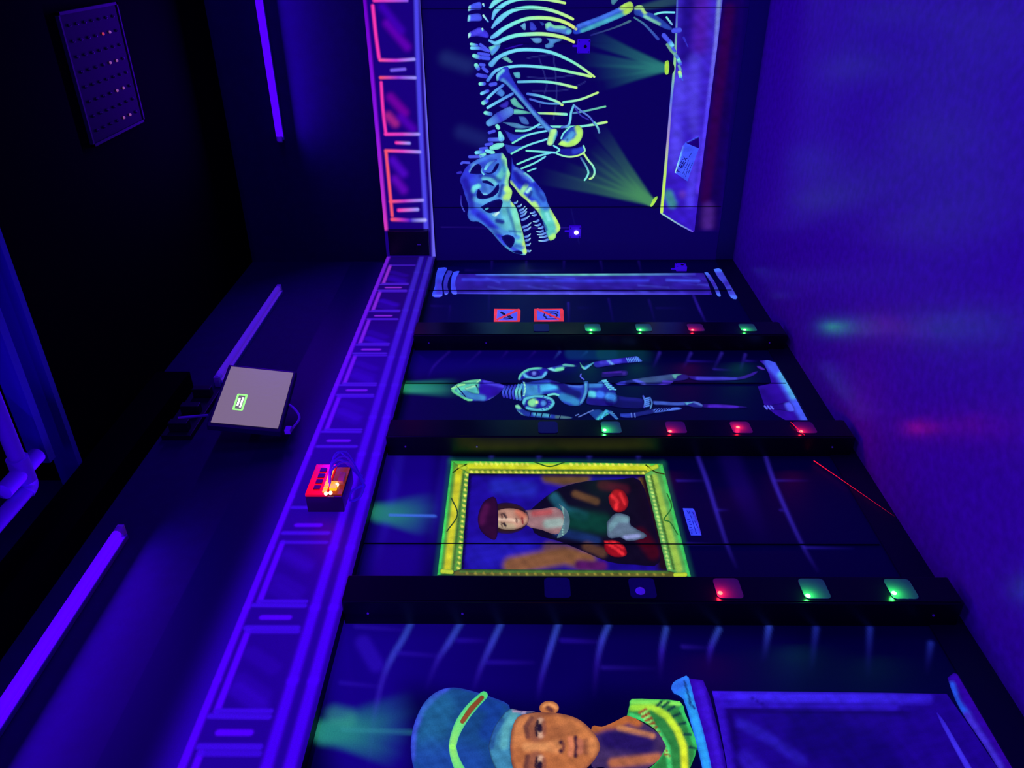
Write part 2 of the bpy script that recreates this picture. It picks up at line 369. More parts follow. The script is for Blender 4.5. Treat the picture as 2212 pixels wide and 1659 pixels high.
# stonework behind the bust
for p in ([(840, 320), (780, 440), (690, 590), (620, 750), (570, 950), (535, 1150), (500, 1475)], [(1235, 320), (1140, 480), (1050, 620), (965, 830)],
          [(1560, 320), (1480, 490), (1390, 690), (1335, 860)], [(2015, 320), (1950, 520), (1880, 750), (1850, 920)]): joint(Q, p, [J3, J2, (46, 26, 165)], 4, 8, .9)
for p in ([(605, 340), (555, 460), (515, 640), (490, 900)], [(1065, 365), (1030, 540), (1018, 760)], [(1485, 370), (1420, 520), (1400, 670)], [(1885, 345), (1850, 600)]): joint(Q2, p, [J3, J2, (34, 14, 120)], 4, 8, .9)
for p in ([(175, 570), (130, 810)], [(545, 570), (510, 880)], [(965, 570), (950, 920)], [(1440, 690), (1410, 900)]): joint(S8, p, [(44, 60, 200), J], 4.5, 9, .8)
for p in ([(400, 348), (790, 376)], [(730, 558), (1060, 582)], [(280, 796), (585, 826)], [(1210, 458), (1420, 460)], [(1450, 632), (1810, 636)], [(2040, 458), (2330, 470)]): joint(Q, p, [(40, 18, 170), (66, 34, 225)], 3.4, 7, .9)
for p in ([(560, 675), (980, 682)], [(1200, 508), (1430, 520)]): joint(Q2, p, J2, 3, 7, .7)
beam(Q, (150, 1190), (((900, 950), 26), ((860, 1080), 26), ((840, 1180), 26), ((820, 1300), 28), ((760, 1420), 20)), (38, 140, 116), .68); LS.append(stroke(Q([(240, 1060), (330, 1080)]), 16, (70, 190, 130), 30, .45))
LS.append(stroke(Q([(300, 1168), (840, 1190)]), 4, (60, 170, 170), 8, .4)); LS.append(stroke(Q([(460, 480), (560, 650)]), 16, (58, 24, 220), 22, .5))
edges = [5.246, 4.703, 3.499, 2.274, 1.054, -0.165, -1.38]
for a, b in zip(edges[:-1], edges[1:]):
    board('wall_panel', LEFT, b+0.0012, a-(0.0012 if a < 5 else 0.003), 0.12, 2.125, 0.0, 0.013, 0.0075 if b > 1 else 0.05, LS if b > 1 else [], (0, 0, 0), PANEL, wall_left)
ES = []
def eray(f, pts, ws, c, al): ES.append(stroke(f(pts), ws, c, 10, al))
for tgt, wd in (((470, 300), 30), ((420, 500), 26), ((520, 620), 30), ((600, 730), 16)): eray(Cf, [(1135, 580), ((1135+tgt[0])/2, (580+tgt[1])/2), tgt], [6, wd*.45, wd], (44, 130, 112), [.95, .5, .05])
for tgt, wd in (((560, 60), 26), ((500, 210), 20), ((460, 290), 22), ((400, 350), 26), ((250, 400), 26), ((60, 470), 30)): eray(R7, [(1010, 695), ((1010+tgt[0])/2, (695+tgt[1])/2), tgt], [6, wd*.45, wd], (74, 150, 84), [.9, .42, .03])
eray(Cf, [(950, 60), (1100, 30), (1280, -15)], [3, 8, 16], (70, 130, 90), [.5, .5, .4])
for c_, p in (((40, 60, 120), (900, 520)), ((36, 50, 120), (1030, 1150))): ES.append(stroke(A([(p[0]-90, p[1]-20), (p[0]+80, p[1]+40)]), 2, c_, 34, .6))
for p in ([(1500, 495), (1720, 460)], [(1720, 470), (1750, 800), (1720, 1020)], [(1600, 500), (1660, 700), (1645, 800)], [(1500, 660), (1700, 665), (1900, 640)], [(1540, 778), (1800, 770), (1930, 730), (1995, 695)], [(1610, 870), (1605, 910)]):
    ES.append(stroke(A(p), 1.0, (56, 62, 150), 1.6, .7, smooth=4))
ES.append(stroke(R8([(760, 360), (1900, 366)]), .6, (44, 24, 140), 1.4, .8)); ES.append(stroke(R8([(1870, 200), (1940, 500)]), .7, (30, 30, 120), 1.5, .5))
ES.append(stroke(A([(650, 370), (2212, 372)]), .6, (4, 0, 30), 1.2, .8))
# dark red painted side of the plinth above the foot of the far wall
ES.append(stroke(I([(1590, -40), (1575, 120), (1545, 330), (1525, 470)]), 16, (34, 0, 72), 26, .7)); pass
eu = [0.0, 0.3885, 1.6275, 2.8665, ROOM_X]
for a, b in zip(eu[:-1], eu[1:]):
    board('wall_panel', FAR, a+0.0012, b-0.0012, 0.12, 2.125, 0.0, 0.013, 0.007 if a < 1.7 else 0.05, ES if a < 1.7 else [], (9, 0, 74), PANEL, wall_end)

OV = [stroke([(y_, 2.452) for y_ in (-2.2, 1.0, 2.0, 3.0, 4.2, 5.2)], .01, [(44, 0, 190), (44, 0, 190), (34, 0, 160), (22, 0, 120), (14, 0, 80), (10, 0, 60)], .17, .95)]  # violet halo of light above the moulding, painted into the wall colour
board('painted_glow_band', LEFT, REAR_Y+.01, END_Y-.01, 2.44, 2.72, -0.012, .002, .02, [], (0, 0, 0), UPPER, wall_left, OV)
# moulding boards with painted coffers (thick board standing proud of the murals)
MZ0, MZ1, MT = 2.11, 2.455, 0.05
V1, V2, V3 = (80, 0, 255), (70, 0, 252), (31, 0, 146)
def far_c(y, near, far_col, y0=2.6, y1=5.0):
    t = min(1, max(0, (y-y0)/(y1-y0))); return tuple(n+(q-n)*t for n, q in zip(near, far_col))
US = []
def ul(p, q, wd, c, soft=None, a=1.0): US.append(stroke([p, q], wd, c, soft or wd*1.2, a))
for y0 in np.arange(-2.0, 5.2, 0.3):                     # the long fillets, in short lengths so the tint can drift
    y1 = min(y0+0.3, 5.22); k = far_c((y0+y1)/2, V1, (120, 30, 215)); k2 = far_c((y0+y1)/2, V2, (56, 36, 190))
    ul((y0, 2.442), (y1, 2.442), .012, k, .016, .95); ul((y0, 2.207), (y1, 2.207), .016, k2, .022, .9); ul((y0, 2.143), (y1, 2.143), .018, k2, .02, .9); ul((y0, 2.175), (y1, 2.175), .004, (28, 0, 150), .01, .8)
US.insert(0, stroke([(5.3, 2.28), (4.2, 2.28), (3.3, 2.28)], .3, [(22, 4, 96), (24, 0, 104), (30, 0, 140)], .3, [1, 1, .3]))
mods = [(4.713, 5.03, 4.644), (4.299, 4.578, 4.22), (3.859, 4.169, 3.787), (3.418, 3.717, 3.349), (2.994, 3.286, 2.903), (2.45, 2.845, 2.325), (1.928, 2.227, 1.855), (1.492, 1.795, 1.42), (1.05, 1.354, .98), (.61, .92, .54), (.17, .48, .1), (-.27, .04, -.34)]
for i, (a, b, ov) in enumerate(mods):
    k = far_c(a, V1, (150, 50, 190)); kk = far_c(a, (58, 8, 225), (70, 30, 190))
    if i != 5:
        ul((a, 2.405), (b, 2.405), .011, k, .012); ul((b, 2.405), (b, 2.24), .009, kk, .012, .9)
        ul((a, 2.405), (a, 2.245), .009, kk, .01)
        for j in range(4):
            yy = a+.05+(b-a-.1)*random.random(); ul((yy, 2.37), (yy-.06, 2.28), .022, (60, 6, 230), .035, .35)
    ul((a-.018, 2.42), (a-.02, 2.245), .010, kk, .011); ul((ov, 2.375), (ov, 2.285), .011, k, .012); ul((ov-.045, 2.415), (ov-.045, 2.245), .012, kk, .012)
trim_l = struct(board('trim_1', LEFT, REAR_Y+0.01, END_Y-MT-0.001, MZ0, MZ1, MT, MT, 0.005, [], V3, MOULD, None, US))
bpy.data.objects['trim_1']['label'] = 'violet painted moulding of coffers above the long mural wall'
ET = []
PK, PK2, WB = (255, 56, 178), (255, 84, 110), (160, 150, 255)
def el(f, pts, wd, c, soft=None, a=1.0): ET.append(stroke(f(pts), wd*.5, c, (soft or wd*1.1)*1.15, a, smooth=2))
el(A, [(100, -60), (150, 420), (210, 1050), (265, 1659), (290, 1950)], 5, [(110, 0, 200), (140, 20, 225), (225, 60, 190)], 6)
el(A, [(548, -60), (565, 550), (590, 1150), (620, 1659), (635, 1960)], 6, (78, 70, 235), 7); el(A, [(592, -60), (620, 500), (655, 1150), (690, 1700), (705, 2200)], 7, (108, 100, 245), 6); el(A, [(580, -60), (600, 550), (640, 1500)], 1.6, (30, 0, 110), 3, .8)
el(A, [(178, 50), (205, 300), (232, 490)], 4, PK, 5); el(A, [(240, 512), (380, 515), (530, 505)], 4.5, [(255, 84, 160), (200, 60, 220), WB], 4.5); el(A, [(340, 600), (450, 590)], 4, (120, 90, 235), 5)
el(A, [(245, 663), (400, 662), (540, 664)], 4, [PK2, (150, 60, 220), WB], 4.5); el(A, [(250, 705), (265, 930), (290, 1140)], 3.6, PK, 4.5); el(A, [(288, 1146), (430, 1145), (570, 1145)], 4.5, [PK, (220, 66, 200), WB], 4.5)
el(A, [(380, 1218), (490, 1222)], 4, [PK, WB], 4.5); el(A, [(290, 1286), (430, 1290), (580, 1296)], 4.5, [PK2, (230, 70, 200), WB], 4.5); el(A, [(292, 1300), (310, 1480), (345, 1840)], 4, PK2, 4.5)
el(A, [(190, 6), (470, 4)], 4, [PK, (150, 90, 240)], 4.5)
el(R8, [(330, 140), (450, 135), (605, 128)], 4.5, [PK2, (200, 60, 200), WB], 4.5); el(R8, [(400, 214), (560, 208)], 4.5, [PK, WB], 5); el(R8, [(345, 292), (425, 296), (500, 300), (625, 298)], 5, [PK2, (190, 50, 190), (70, 30, 200), (180, 180, 255)], 5)
for p, c in (([(300, 200), (470, 400)], (110, 0, 190)), ([(260, 60), (420, 260)], (70, 0, 190)), ([(330, 830), (450, 960)], (130, 0, 170)), ([(310, 990), (370, 1050)], (190, 40, 140)), ([(420, 1000), (520, 1100)], (90, 0, 190)), ([(350, 1370), (440, 1480)], (90, 10, 210)), ([(370, 1530), (440, 1620)], (110, 10, 200))): el(A, p, 2, c, 17, .8)
trim_e = struct(board('trim_2', FAR, 0.0, ROOM_X, MZ0, MZ1, MT, MT, 0.005, ET, (24, 0, 120), MOULD))
bpy.data.objects['trim_2']['label'] = 'pink and violet painted moulding above the skeleton mural'

# ceiling fittings at the open part of the ceiling
BEAM = mat('beam_blue_paint', (70, 60, 190), 0.7)
struct(box('trim_3', (-0.014, 2.66, 3.385), (ROOM_X, 2.69, 3.485), BEAM))
struct(box('trim_4', (0.27, 2.43, 3.33), (ROOM_X, 2.47, 3.405), BEAM))
struct(box('trim_5', (-0.014, REAR_Y, 3.21), (0.09, 3.47, 3.38), BLACKC))
PVC = mat('pvc_pipe', (190, 120, 255), 0.4)
def P3(px, py, z): return tuple(on_plane(2, z, (px, py)))
pz = 3.3
e = P3(62, 1050, pz); tj = P3(48, 1018, pz); pipe = empty('conduit_pipe', e, 'violet lit plastic conduit pipe with tee under the ceiling edge', 'pipe')
far_end = (ROOM_X-0.1, tj[1], pz)
tube('straight_pipe', [tj, far_end], .028, PVC, pipe, 14); tube('tee_joint', [(tj[0]-.04, tj[1], pz), (tj[0]+.06, tj[1], pz)], .037, PVC, pipe, 14)
tube('tee_branch', [(tj[0], tj[1]+.10, pz), (tj[0], tj[1]-.12, pz)], .03, PVC, pipe, 14)
tube('elbow', [tj, (e[0]+.01, e[1], pz), (e[0]-.005, e[1]-.03, pz)], .034, PVC, pipe, 14, 5); tube('return_pipe', [(e[0]-.005, e[1]-.02, pz), (e[0]-.005, -1.5, pz)], .028, PVC, pipe, 14)

# unlit square ceiling luminaire with rows of diodes
acr = mat('dusky_acrylic', (24, 8, 34), 0.6, spec=0.1); acr_rim = mat('luminaire_rim', (48, 30, 62), 0.5, spec=.2)
lum = empty('ceiling_luminaire', (1.485, 3.81, CEIL_FAR), 'unlit square acrylic ceiling luminaire with rows of small diodes', 'ceiling light')
x0, x1, y0, y1 = 1.21, 1.76, 3.54, 4.09
box('diffuser', (x0+.012, y0+.012, 3.428), (x1-.012, y1-.012, 3.4395), acr, lum)
for nm, lo, hi in (('rim', (x0, y0, 3.424), (x0+.012, y1, CEIL_FAR)), ('rim', (x1-.012, y0, 3.424), (x1, y1, CEIL_FAR)), ('rim', (x0, y0, 3.424), (x1, y0+.012, CEIL_FAR)), ('rim', (x0, y1-.012, 3.424), (x1, y1, CEIL_FAR))): box(nm, lo, hi, acr_rim, lum)
dm = mat('diode_dim', (66, 34, 70), 0.3); dl = mat('diode_pink', (200, 110, 170), 0.3, emit=(210, 120, 170), estr=.35); dr = mat('diode_red', (220, 60, 70), 0.3, emit=(230, 70, 80), estr=.6)
dbm = bmesh.new(); bmesh.ops.create_uvsphere(dbm, u_segments=6, v_segments=4, radius=.0075); dme = bpy.data.meshes.new('diode'); dbm.to_mesh(dme); dbm.free()
for i in range(8):
    for j in range(7):
        mm_ = dr if (i, j) == (6, 4) else dl if (j in (4, 5) and i % 2 == 0) else dm
        me = dme.copy(); me.materials.append(mm_); o = bpy.data.objects.new('diode', me); C.objects.link(o)
        o.location = (x0+.06+i*.062, y0+.07+j*.068, 3.427); o.parent = lum; o.matrix_parent_inverse = lum.matrix_world.inverted()

# ------------------------------------------------------------------ black-light tubes
BAT = mat('batten_white', (120, 110, 190), 0.5); CAP = mat('tube_cap', (230, 225, 255), 0.45)
LITT = mat('lit_uv_tube', (60, 20, 160), 0.4, emit=(84, 0, 255), estr=1.0); DIMT = mat('dark_uv_tube', (150, 90, 235), 0.35, emit=(92, 36, 200), estr=.4); BATL = mat('glow_batten', (120, 100, 200), 0.5, emit=(82, 0, 255), estr=.9)
def uv_tube(p0, p1, nrm, lit, label, power=TUBE_POWER):
    p0, p1, nrm = (np.array(v, float) for v in (p0, p1, nrm)); d = p1-p0; L = np.linalg.norm(d); d /= L; ctr = (p0+p1)/2
    t = empty('uv_tube_light', tuple(ctr), label, 'tube light', 'black-light tubes along the tops of the walls')
    lo = np.minimum(p0-nrm*.0, p1+nrm*.022); hi = np.maximum(p0, p1+nrm*.022); lo[2] -= .024; hi[2] += .024
    box('batten', tuple(lo), tuple(hi), BAT, t, .004)
    rl = np.minimum(p0+nrm*.022+d*.02, p1+nrm*.025-d*.02); rh = np.maximum(p0+nrm*.022+d*.02, p1+nrm*.025-d*.02); rl[2] -= .021; rh[2] += .021; box('reflector', tuple(rl), tuple(rh), BATL if lit else DIMT, t)  # reflector face emits violet itself, standing in for tube light falling on it
    a, b = p0+nrm*.045, p1+nrm*.045
    tube('glass_tube', [a+d*.03, b-d*.03], .0185, LITT if lit else DIMT, t, 14)
    for q, s in ((a, 1), (b, -1)):
        tube('end_cap', [q, q+d*s*.032], .018, CAP, t, 12)
        lo = q-np.array([.013, .013, .013])-nrm*.03; hi = q+np.array([.013]*3); box('lamp_holder', tuple(lo), tuple(hi), CAP, t)
    if lit:
        ld = bpy.data.lights.new('uv_tube_glow', 'AREA'); ld.shape = 'RECTANGLE'; ld.size = L; ld.size_y = .035; ld.energy = power; ld.color = UV_LIGHT; ld.spread = math.radians(175)
        lo_ = bpy.data.objects.new('uv_tube_glow', ld); C.objects.link(lo_)
        z = -(nrm*0.75+np.array([0, 0, -0.66])); z /= np.linalg.norm(z); x = d; y = np.cross(z, x); pos = ctr+nrm*.068+np.array([0, 0, -.012])
        M_ = Matrix.Identity(4)
        for i in range(3): M_[i][0], M_[i][1], M_[i][2], M_[i][3] = x[i], y[i], z[i], pos[i]
        lo_.matrix_world = M_; lo_.parent = t; lo_.matrix_parent_inverse = t.matrix_world.inverted()
    return t
WX = -0.014
uv_tube((.85, END_Y+.014, 3.095), (2.05, END_Y+.014, 3.095), (0, -1, 0), True, 'bright violet tube light high on the far wall above the skeleton')
uv_tube((WX, 3.50, 3.09), (WX, 4.70, 3.09), (1, 0, 0), False, 'dim unlit tube light on the dark wall above the screen')
uv_tube((WX, 1.12, 3.07), (WX, 2.32, 3.07), (1, 0, 0), True, 'bright violet tube light on the long wall nearest the camera')
uv_tube((ROOM_X, 3.2, 3.08), (ROOM_X, 4.4, 3.08), (-1, 0, 0), True, 'added violet fill tube, unseen on the opposite wall near its far end')  # this tube and the next two are guessed, added out of view as fill
uv_tube((ROOM_X, .6, 3.08), (ROOM_X, 1.8, 3.08), (-1, 0, 0), True, 'added violet fill tube, unseen on the opposite wall beside the camera')
uv_tube((1.4, REAR_Y, 3.08), (2.6, REAR_Y, 3.08), (0, 1, 0), True, 'added violet fill tube, unseen on the wall behind the camera')

# ------------------------------------------------------------------ laser columns
BLK = mat('satin_black_column', (16, 15, 24), 0.32, spec=0.45); BLK2 = mat('black_cover_strip', (11, 10, 18), 0.22, spec=0.5)
WIN = mat('sensor_window', (112, 118, 128), 0.4); WINOFF = mat('sensor_window_dark', (62, 48, 112), 0.35)
LEDG = mat('green_laser_diode', (60, 255, 90), 0.3, emit=(120, 255, 150), estr=9); LEDR = mat('red_laser_diode', (255, 40, 40), 0.3, emit=(255, 70, 60), estr=8); LEDV = mat('violet_lens', (60, 30, 190), 0.3, emit=(66, 20, 225), estr=.6)
def rounded(bm, cy, cz, hy, hz, r, x0, x1, n=4):
    ring = []
    for sx, sz, a0 in ((1, 1, 0), (-1, 1, 90), (-1, -1, 180), (1, -1, 270)):
        for i in range(n+1):
            t = math.radians(a0+90*i/n); ring.append((cy+sx*(hy-r)+r*math.cos(t), cz+sz*(hz-r)+r*math.sin(t)))
    va = [bm.verts.new((x0, y, z)) for y, z in ring]; vb = [bm.verts.new((x1, y, z)) for y, z in ring]; k = len(ring)
    bm.faces.new(vb); bm.faces.new(va[::-1])
    for i in range(k): bm.faces.new((va[i], va[(i+1) % k], vb[(i+1) % k], vb[i]))
cols = [  # near edge, far edge, depth, window height/diode picture position/colour
    (1.872, 1.995, .108, 'black laser column between the bust and the portrait murals', [(1.379, None, None), (1.09, (1383, 1277), 'v'), (.80, (1552, 1281), 'r'), (.509, (1745, 1289), 'g'), (.217, (1928, 1281), 'g')]),
    (2.855, 2.995, .104, 'black laser column between the portrait and the suit of armour', [(1.382, None, None), (1.098, (1306, 929), 'g'), (.807, (1447, 935), 'r'), (.515, (1594, 923), 'r'), (.23, (1731, 933), 'r')]),
    (3.868, 4.03, .098, 'black laser column between the suit of armour and the warning signs', [(1.389, None, None), (1.1, (1278, 722), 'g'), (.813, (1385, 720), 'g'), (.521, (1499, 720), 'r'), (.229, (1615, 724), 'g')])]
for ya, yb, dp, label, wins in cols:
    t = empty('laser_column', (dp/2, (ya+yb)/2, .03), label, 'laser column', 'black laser columns on the mural wall')
    box('column_body', (0.0005, ya, .03), (dp, yb, 2.105), BLK, t, .005)
    box('cover_strip', (dp, ya+.006, .04), (dp+.003, yb-.006, 2.10), BLK2, t)
    yc = (ya+yb)/2
    for z in (2.02, 1.7, .12): 
        bm = bmesh.new(); bmesh.ops.create_cone(bm, segments=8, radius1=.004, radius2=.004, depth=.004, cap_ends=True, matrix=Matrix.Translation((dp*.5, ya-.001, z)) @ Matrix.Rotation(math.pi/2, 4, 'X')); me = bpy.data.meshes.new('screw'); bm.to_mesh(me); bm.free(); link('screw', me, CAP, t)
    for zc, px, kind in wins:
        bm = bmesh.new(); rounded(bm, yc, zc, .046, .044, .014, dp+.003, dp+.006); me = bpy.data.meshes.new('sensor_window'); bm.to_mesh(me); bm.free()
        wo = link('sensor_window', me, WIN if kind in ('g', 'r') else WINOFF, t)
        if px:
            q = on_plane(0, dp+.006, px); q[1] = min(max(q[1], yc-.034), yc+.034); q[2] = min(max(q[2], zc-.032), zc+.032)
            bm = bmesh.new(); rr = .0085 if kind != 'v' else .017
            bmesh.ops.create_uvsphere(bm, u_segments=10, v_segments=6, radius=rr, matrix=Matrix.Translation((dp+.006, q[1], q[2])) @ Matrix.Diagonal((.5, 1, 1, 1)))
            me = bpy.data.meshes.new('diode'); bm.to_mesh(me); bm.free(); link('diode', me, {'g': LEDG, 'r': LEDR, 'v': LEDV}[kind], wo)
            if kind != 'v':
                ld = bpy.data.lights.new('diode_glow', 'POINT'); ld.color = (0.04, 1, .1) if kind == 'g' else (1, .01, .03); ld.energy = .2 if kind == 'g' else .17; ld.shadow_soft_size = .006
                lo_ = bpy.data.objects.new('diode_glow', ld); C.objects.link(lo_); lo_.location = (dp+.028, q[1], q[2]); lo_.parent = wo; lo_.matrix_parent_inverse = wo.matrix_world.inverted()

# ------------------------------------------------------------------ small sensors on the walls
SENS = mat('sensor_violet_case', (110, 70, 236), 0.4, emit=(60, 0, 220), estr=.45); HOLE = mat('sensor_hole', (12, 4, 40), 0.5); WHT = mat('white_spot_lamp', (255, 255, 255), 0.3, emit=(255, 250, 255), estr=6)
def wall_sensor(axis, u, z, s, lit, label):
    base = (u, END_Y, z) if axis == 1 else (0, u, z); t = empty('wall_sensor', base, label, 'sensor', 'square sensors on the mural walls')
    def bx(nm, du0, du1, dz0, dz1, o0, o1, mt, par, bev=0):
        return box(nm, (u+du0, END_Y-o1, z+dz0), (u+du1, END_Y-o0, z+dz1), mt, par, bev) if axis == 1 else box(nm, (o0, u+du0, z+dz0), (o1, u+du1, z+dz1), mt, par, bev)
    c = bx('case', -s, s, -s, s, .003, .036, SENS, t, .003)
    for a in (-1, 1):
        for b in (-1, 1): bx('screw', a*s*.8-.003, a*s*.8+.003, b*s*.8-.003, b*s*.8+.003, .036, .038, HOLE, c)
    bm = bmesh.new(); k = .0135 if lit else .01
    Mx = (Matrix.Translation((u, END_Y-.037, z-.008)) @ Matrix.Rotation(math.pi/2, 4, 'X')) if axis == 1 else (Matrix.Translation((.037, u, z-.008)) @ Matrix.Rotation(math.pi/2, 4, 'Y'))
    bmesh.ops.create_cone(bm, segments=16, radius1=k, radius2=k, depth=.006, cap_ends=True, matrix=Mx); me = bpy.data.meshes.new('lens'); bm.to_mesh(me); bm.free(); link('lens', me, WHT if lit else HOLE, t)
    bx('cable_stub', -.006, .006, s, s+.03, .003, .01, SENS, t)
wall_sensor(1, 1.415, 1.115, .039, False, 'unlit square violet sensor beside the ribs of the skeleton')
wall_sensor(1, .218, 1.128, .041, True, 'square violet sensor with white spot lamp by the skeleton jaws')
wall_sensor(0, 5.06, .40, .036, False, 'small square violet sensor low beside the painted column')

# ------------------------------------------------------------------ screen on the wall
mon = np.array([(.204, 3.335, 2.926), (.151, 3.332, 2.634), (.076, 2.951, 2.618), (.129, 2.953, 2.910)])
ctr = mon.mean(0); ex = (mon[0]-mon[3]+mon[1]-mon[2]); Wd = np.linalg.norm(ex)/2; ex /= np.linalg.norm(ex)
ey = (mon[0]-mon[1]+mon[3]-mon[2]); Ht = np.linalg.norm(ey)/2; ey -= ex*(ey@ex); ey /= np.linalg.norm(ey); ez = np.cross(ex, ey)
if ez[0] < 0: ex = -ex; ez = np.cross(ex, ey)
MB = Matrix.Identity(4)
for i in range(3): MB[i][0], MB[i][1], MB[i][2], MB[i][3] = ex[i], ey[i], ez[i], ctr[i]
scr = empty('wall_screen', tuple(ctr), 'glowing grey wall screen with a green outlined message box', 'screen')
def lbox(nm, lo, hi, mt, par=None, bev=0.0, M_=None):
    bm = bmesh.new(); bm_box(bm, lo, hi, bev); bmesh.ops.transform(bm, matrix=M_ or MB, verts=bm.verts); me = bpy.data.meshes.new(nm); bm.to_mesh(me); bm.free(); return link(nm, me, mt, par)
CASE = mat('screen_case', (20, 14, 58), 0.45); GLASS = mat('screen_face', (70, 60, 70), 0.35, emit=(128, 108, 128), estr=.95, grain=.1, gscale=40)
GRN = mat('message_outline', (90, 240, 60), 0.4, emit=(150, 255, 120), estr=1.3); TXT = mat('message_text', (255, 255, 255), 0.4, emit=(255, 255, 250), estr=1.5); MSG = mat('message_field', (90, 85, 80), 0.4, emit=(112, 106, 96), estr=.9)
lbox('case', (-Wd/2-.016, -Ht/2-.016, -.04), (Wd/2+.016, Ht/2+.016, -.003), CASE, scr, .006)
sf = lbox('display', (-Wd/2, -Ht/2, -.003), (Wd/2, Ht/2, .0005), GLASS, scr)
mx, my, mw, mh = -.050, .052, .052, .021                     # message box on the display
sgn = 1
lbox('message_field', (mx-mw, my-mh, .0005), (mx+mw, my+mh, .001), MSG, sf)
for a in ((mx-mw, my-mh-.003, mx+mw, my-mh+.006), (mx-mw, my+mh-.006, mx+mw, my+mh+.003), (mx-mw-.003, my-mh, mx-mw+.006, my+mh), (mx+mw-.006, my-mh, mx+mw+.003, my+mh)): lbox('message_outline', (a[0], a[1], .001), (a[2], a[3], .0016), GRN, sf)
for dy, a, b in ((.007, -.026, .028), (-.007, -.034, .034)):
    for k in range(7): lbox('letter', (mx+a+(b-a)*k/7, my+dy-.0045, .0012), (mx+a+(b-a)*(k+.97)/7, my+dy+.0045-.001*(k % 2), .0017), TXT, sf)
tube('mounting_arm', [tuple(ctr-ez*.035), (-.014, ctr[1], ctr[2])], .022, CASE, scr, 10)
tube('cable', [tuple(ctr-ez*.03-ey*.13+ex*.02), (.09, ctr[1]-.03, 2.58), (.07, ctr[1]-.08, 2.545), (.05, ctr[1]-.14, 2.565)], .006, PVC, scr, 8, 6)
q = (.05, ctr[1]-.15, 2.58); box('cable_plug', (q[0]-.01, q[1]-.025, q[2]-.014), (q[0]+.014, q[1]+.012, q[2]+.014), PVC, scr, .003)
brk = empty('wall_bracket', (0, 3.12, 3.13), 'dark wall bracket with violet rod above the grey screen', 'bracket')
box('plate', (-.014, 3.0, 3.05), (.012, 3.42, 3.19), mat('bracket_black', (12, 9, 34), .5), brk, .003)
a_, b_ = on_plane(0, .06, (385, 903)), on_plane(0, .06, (450, 897)); tube('rod', [tuple(a_), tuple(b_)], .007, PVC, brk, 8)
for yy in (3.05, 3.2, 3.36): box('lug', (.012, yy-.02, 3.07), (.06, yy+.02, 3.16), MATS['bracket_black'], brk, .003)

# ------------------------------------------------------------------ red glowing controller on the moulding
RED = mat('red_acrylic', (220, 14, 40), 0.15, emit=(255, 4, 30), estr=.6); REDS = mat('red_acrylic_side', (70, 10, 60), 0.2, spec=.6); YEL = mat('amber_diodes', (255, 220, 40), .3, emit=(255, 190, 20), estr=.9); PCB = mat('circuit_board', (90, 40, 20), .4, emit=(170, 50, 20), estr=.5); HOT = mat('hot_red_diode', (255, 180, 150), .3, emit=(255, 190, 150), estr=3)
WIRE = mat('violet_wire', (110, 70, 240), .4, emit=(50, 0, 220), estr=.3)
bx0, bx1, by0, by1, bz0, bz1 = MT+.001, .14, 2.402, 2.60, 2.205, 2.35
ctl = empty('laser_controller', ((bx0+bx1)/2, (by0+by1)/2, bz0), 'small clear controller box glowing red on the violet moulding', 'controller')
box('case_body', (bx0, by0, bz0), (bx1-.012, by1, bz1), REDS, ctl, .003)
box('lid', (bx1-.012, by0, bz1-.085), (bx1, by1, bz1), RED, ctl, .002)
box('circuit_board', (bx1-.012, by0+.01, bz0+.004), (bx1-.006, by1-.012, bz1-.088), PCB, ctl)
for k in range(4): box('chip', (bx1, by0+.03+k*.038, bz1-.052), (bx1+.004, by0+.054+k*.038, bz1-.026), mat('dark_chip', (40, 0, 20), .3), ctl)
for k in range(9): box('terminal', (bx1, by0+.012+k*.019, bz1-.082), (bx1+.005, by0+.025+k*.019, bz1-.066), YEL, ctl)
box('relay', (bx1-.006, by0+.03, bz0+.028), (bx1+.008, by0+.075, bz0+.055), YEL, ctl); box('relay', (bx1-.006, by0+.07, bz0+.008), (bx1+.012, by0+.13, bz0+.03), mat('relay_grey', (170, 120, 130), .4, emit=(120, 50, 40), estr=.3), ctl)
for (y, z) in ((by0+.002, bz1-.083), (by0+.006, bz0+.045), (by0+.058, bz0+.03)):
    bm = bmesh.new(); bmesh.ops.create_uvsphere(bm, u_segments=8, v_segments=6, radius=.008, matrix=Matrix.Translation((bx1+.003, y, z))); me = bpy.data.meshes.new('diode'); bm.to_mesh(me); bm.free(); link('diode', me, HOT, ctl)
for k, (a, b, c) in enumerate((((2.47, 2.27), (2.60, 2.24), (2.585, 2.155)), ((2.45, 2.262), (2.585, 2.21), (2.56, 2.15)), ((2.52, 2.27), (2.62, 2.22), (2.57, 2.16)), ((2.57, 2.275), (2.65, 2.25), (2.62, 2.17)), ((2.50, 2.275), (2.66, 2.235), (2.60, 2.165)))):
    tube('wire', [(bx1, a[0], a[1]), (bx1+.035, (a[0]+b[0])/2, a[1]+.0), (bx1+.02, b[0], b[1]), (MT+.012, c[0], c[1])], .0045 if k < 2 else .003, WIRE, ctl, 7, 6)
tube('wire_loop', [(MT+.012, 2.565, 2.155), (MT+.03, 2.50, 2.19), (MT+.03, 2.44, 2.185), (MT+.02, 2.47, 2.155), (MT+.012, 2.56, 2.15)], .005, WIRE, ctl, 7, 6)
ld = bpy.data.lights.new('controller_glow', 'POINT'); ld.color = (1, .0, .06); ld.energy = .5; ld.shadow_soft_size = .03
lo_ = bpy.data.objects.new('controller_glow', ld); C.objects.link(lo_); lo_.location = (bx1+.05, by0+.02, bz1-.06); lo_.parent = ctl; lo_.matrix_parent_inverse = ctl.matrix_world.inverted()
bb = empty('black_housing', (.17, END_Y-MT, 2.12), 'small black housing at the corner end of the pink moulding', 'housing')
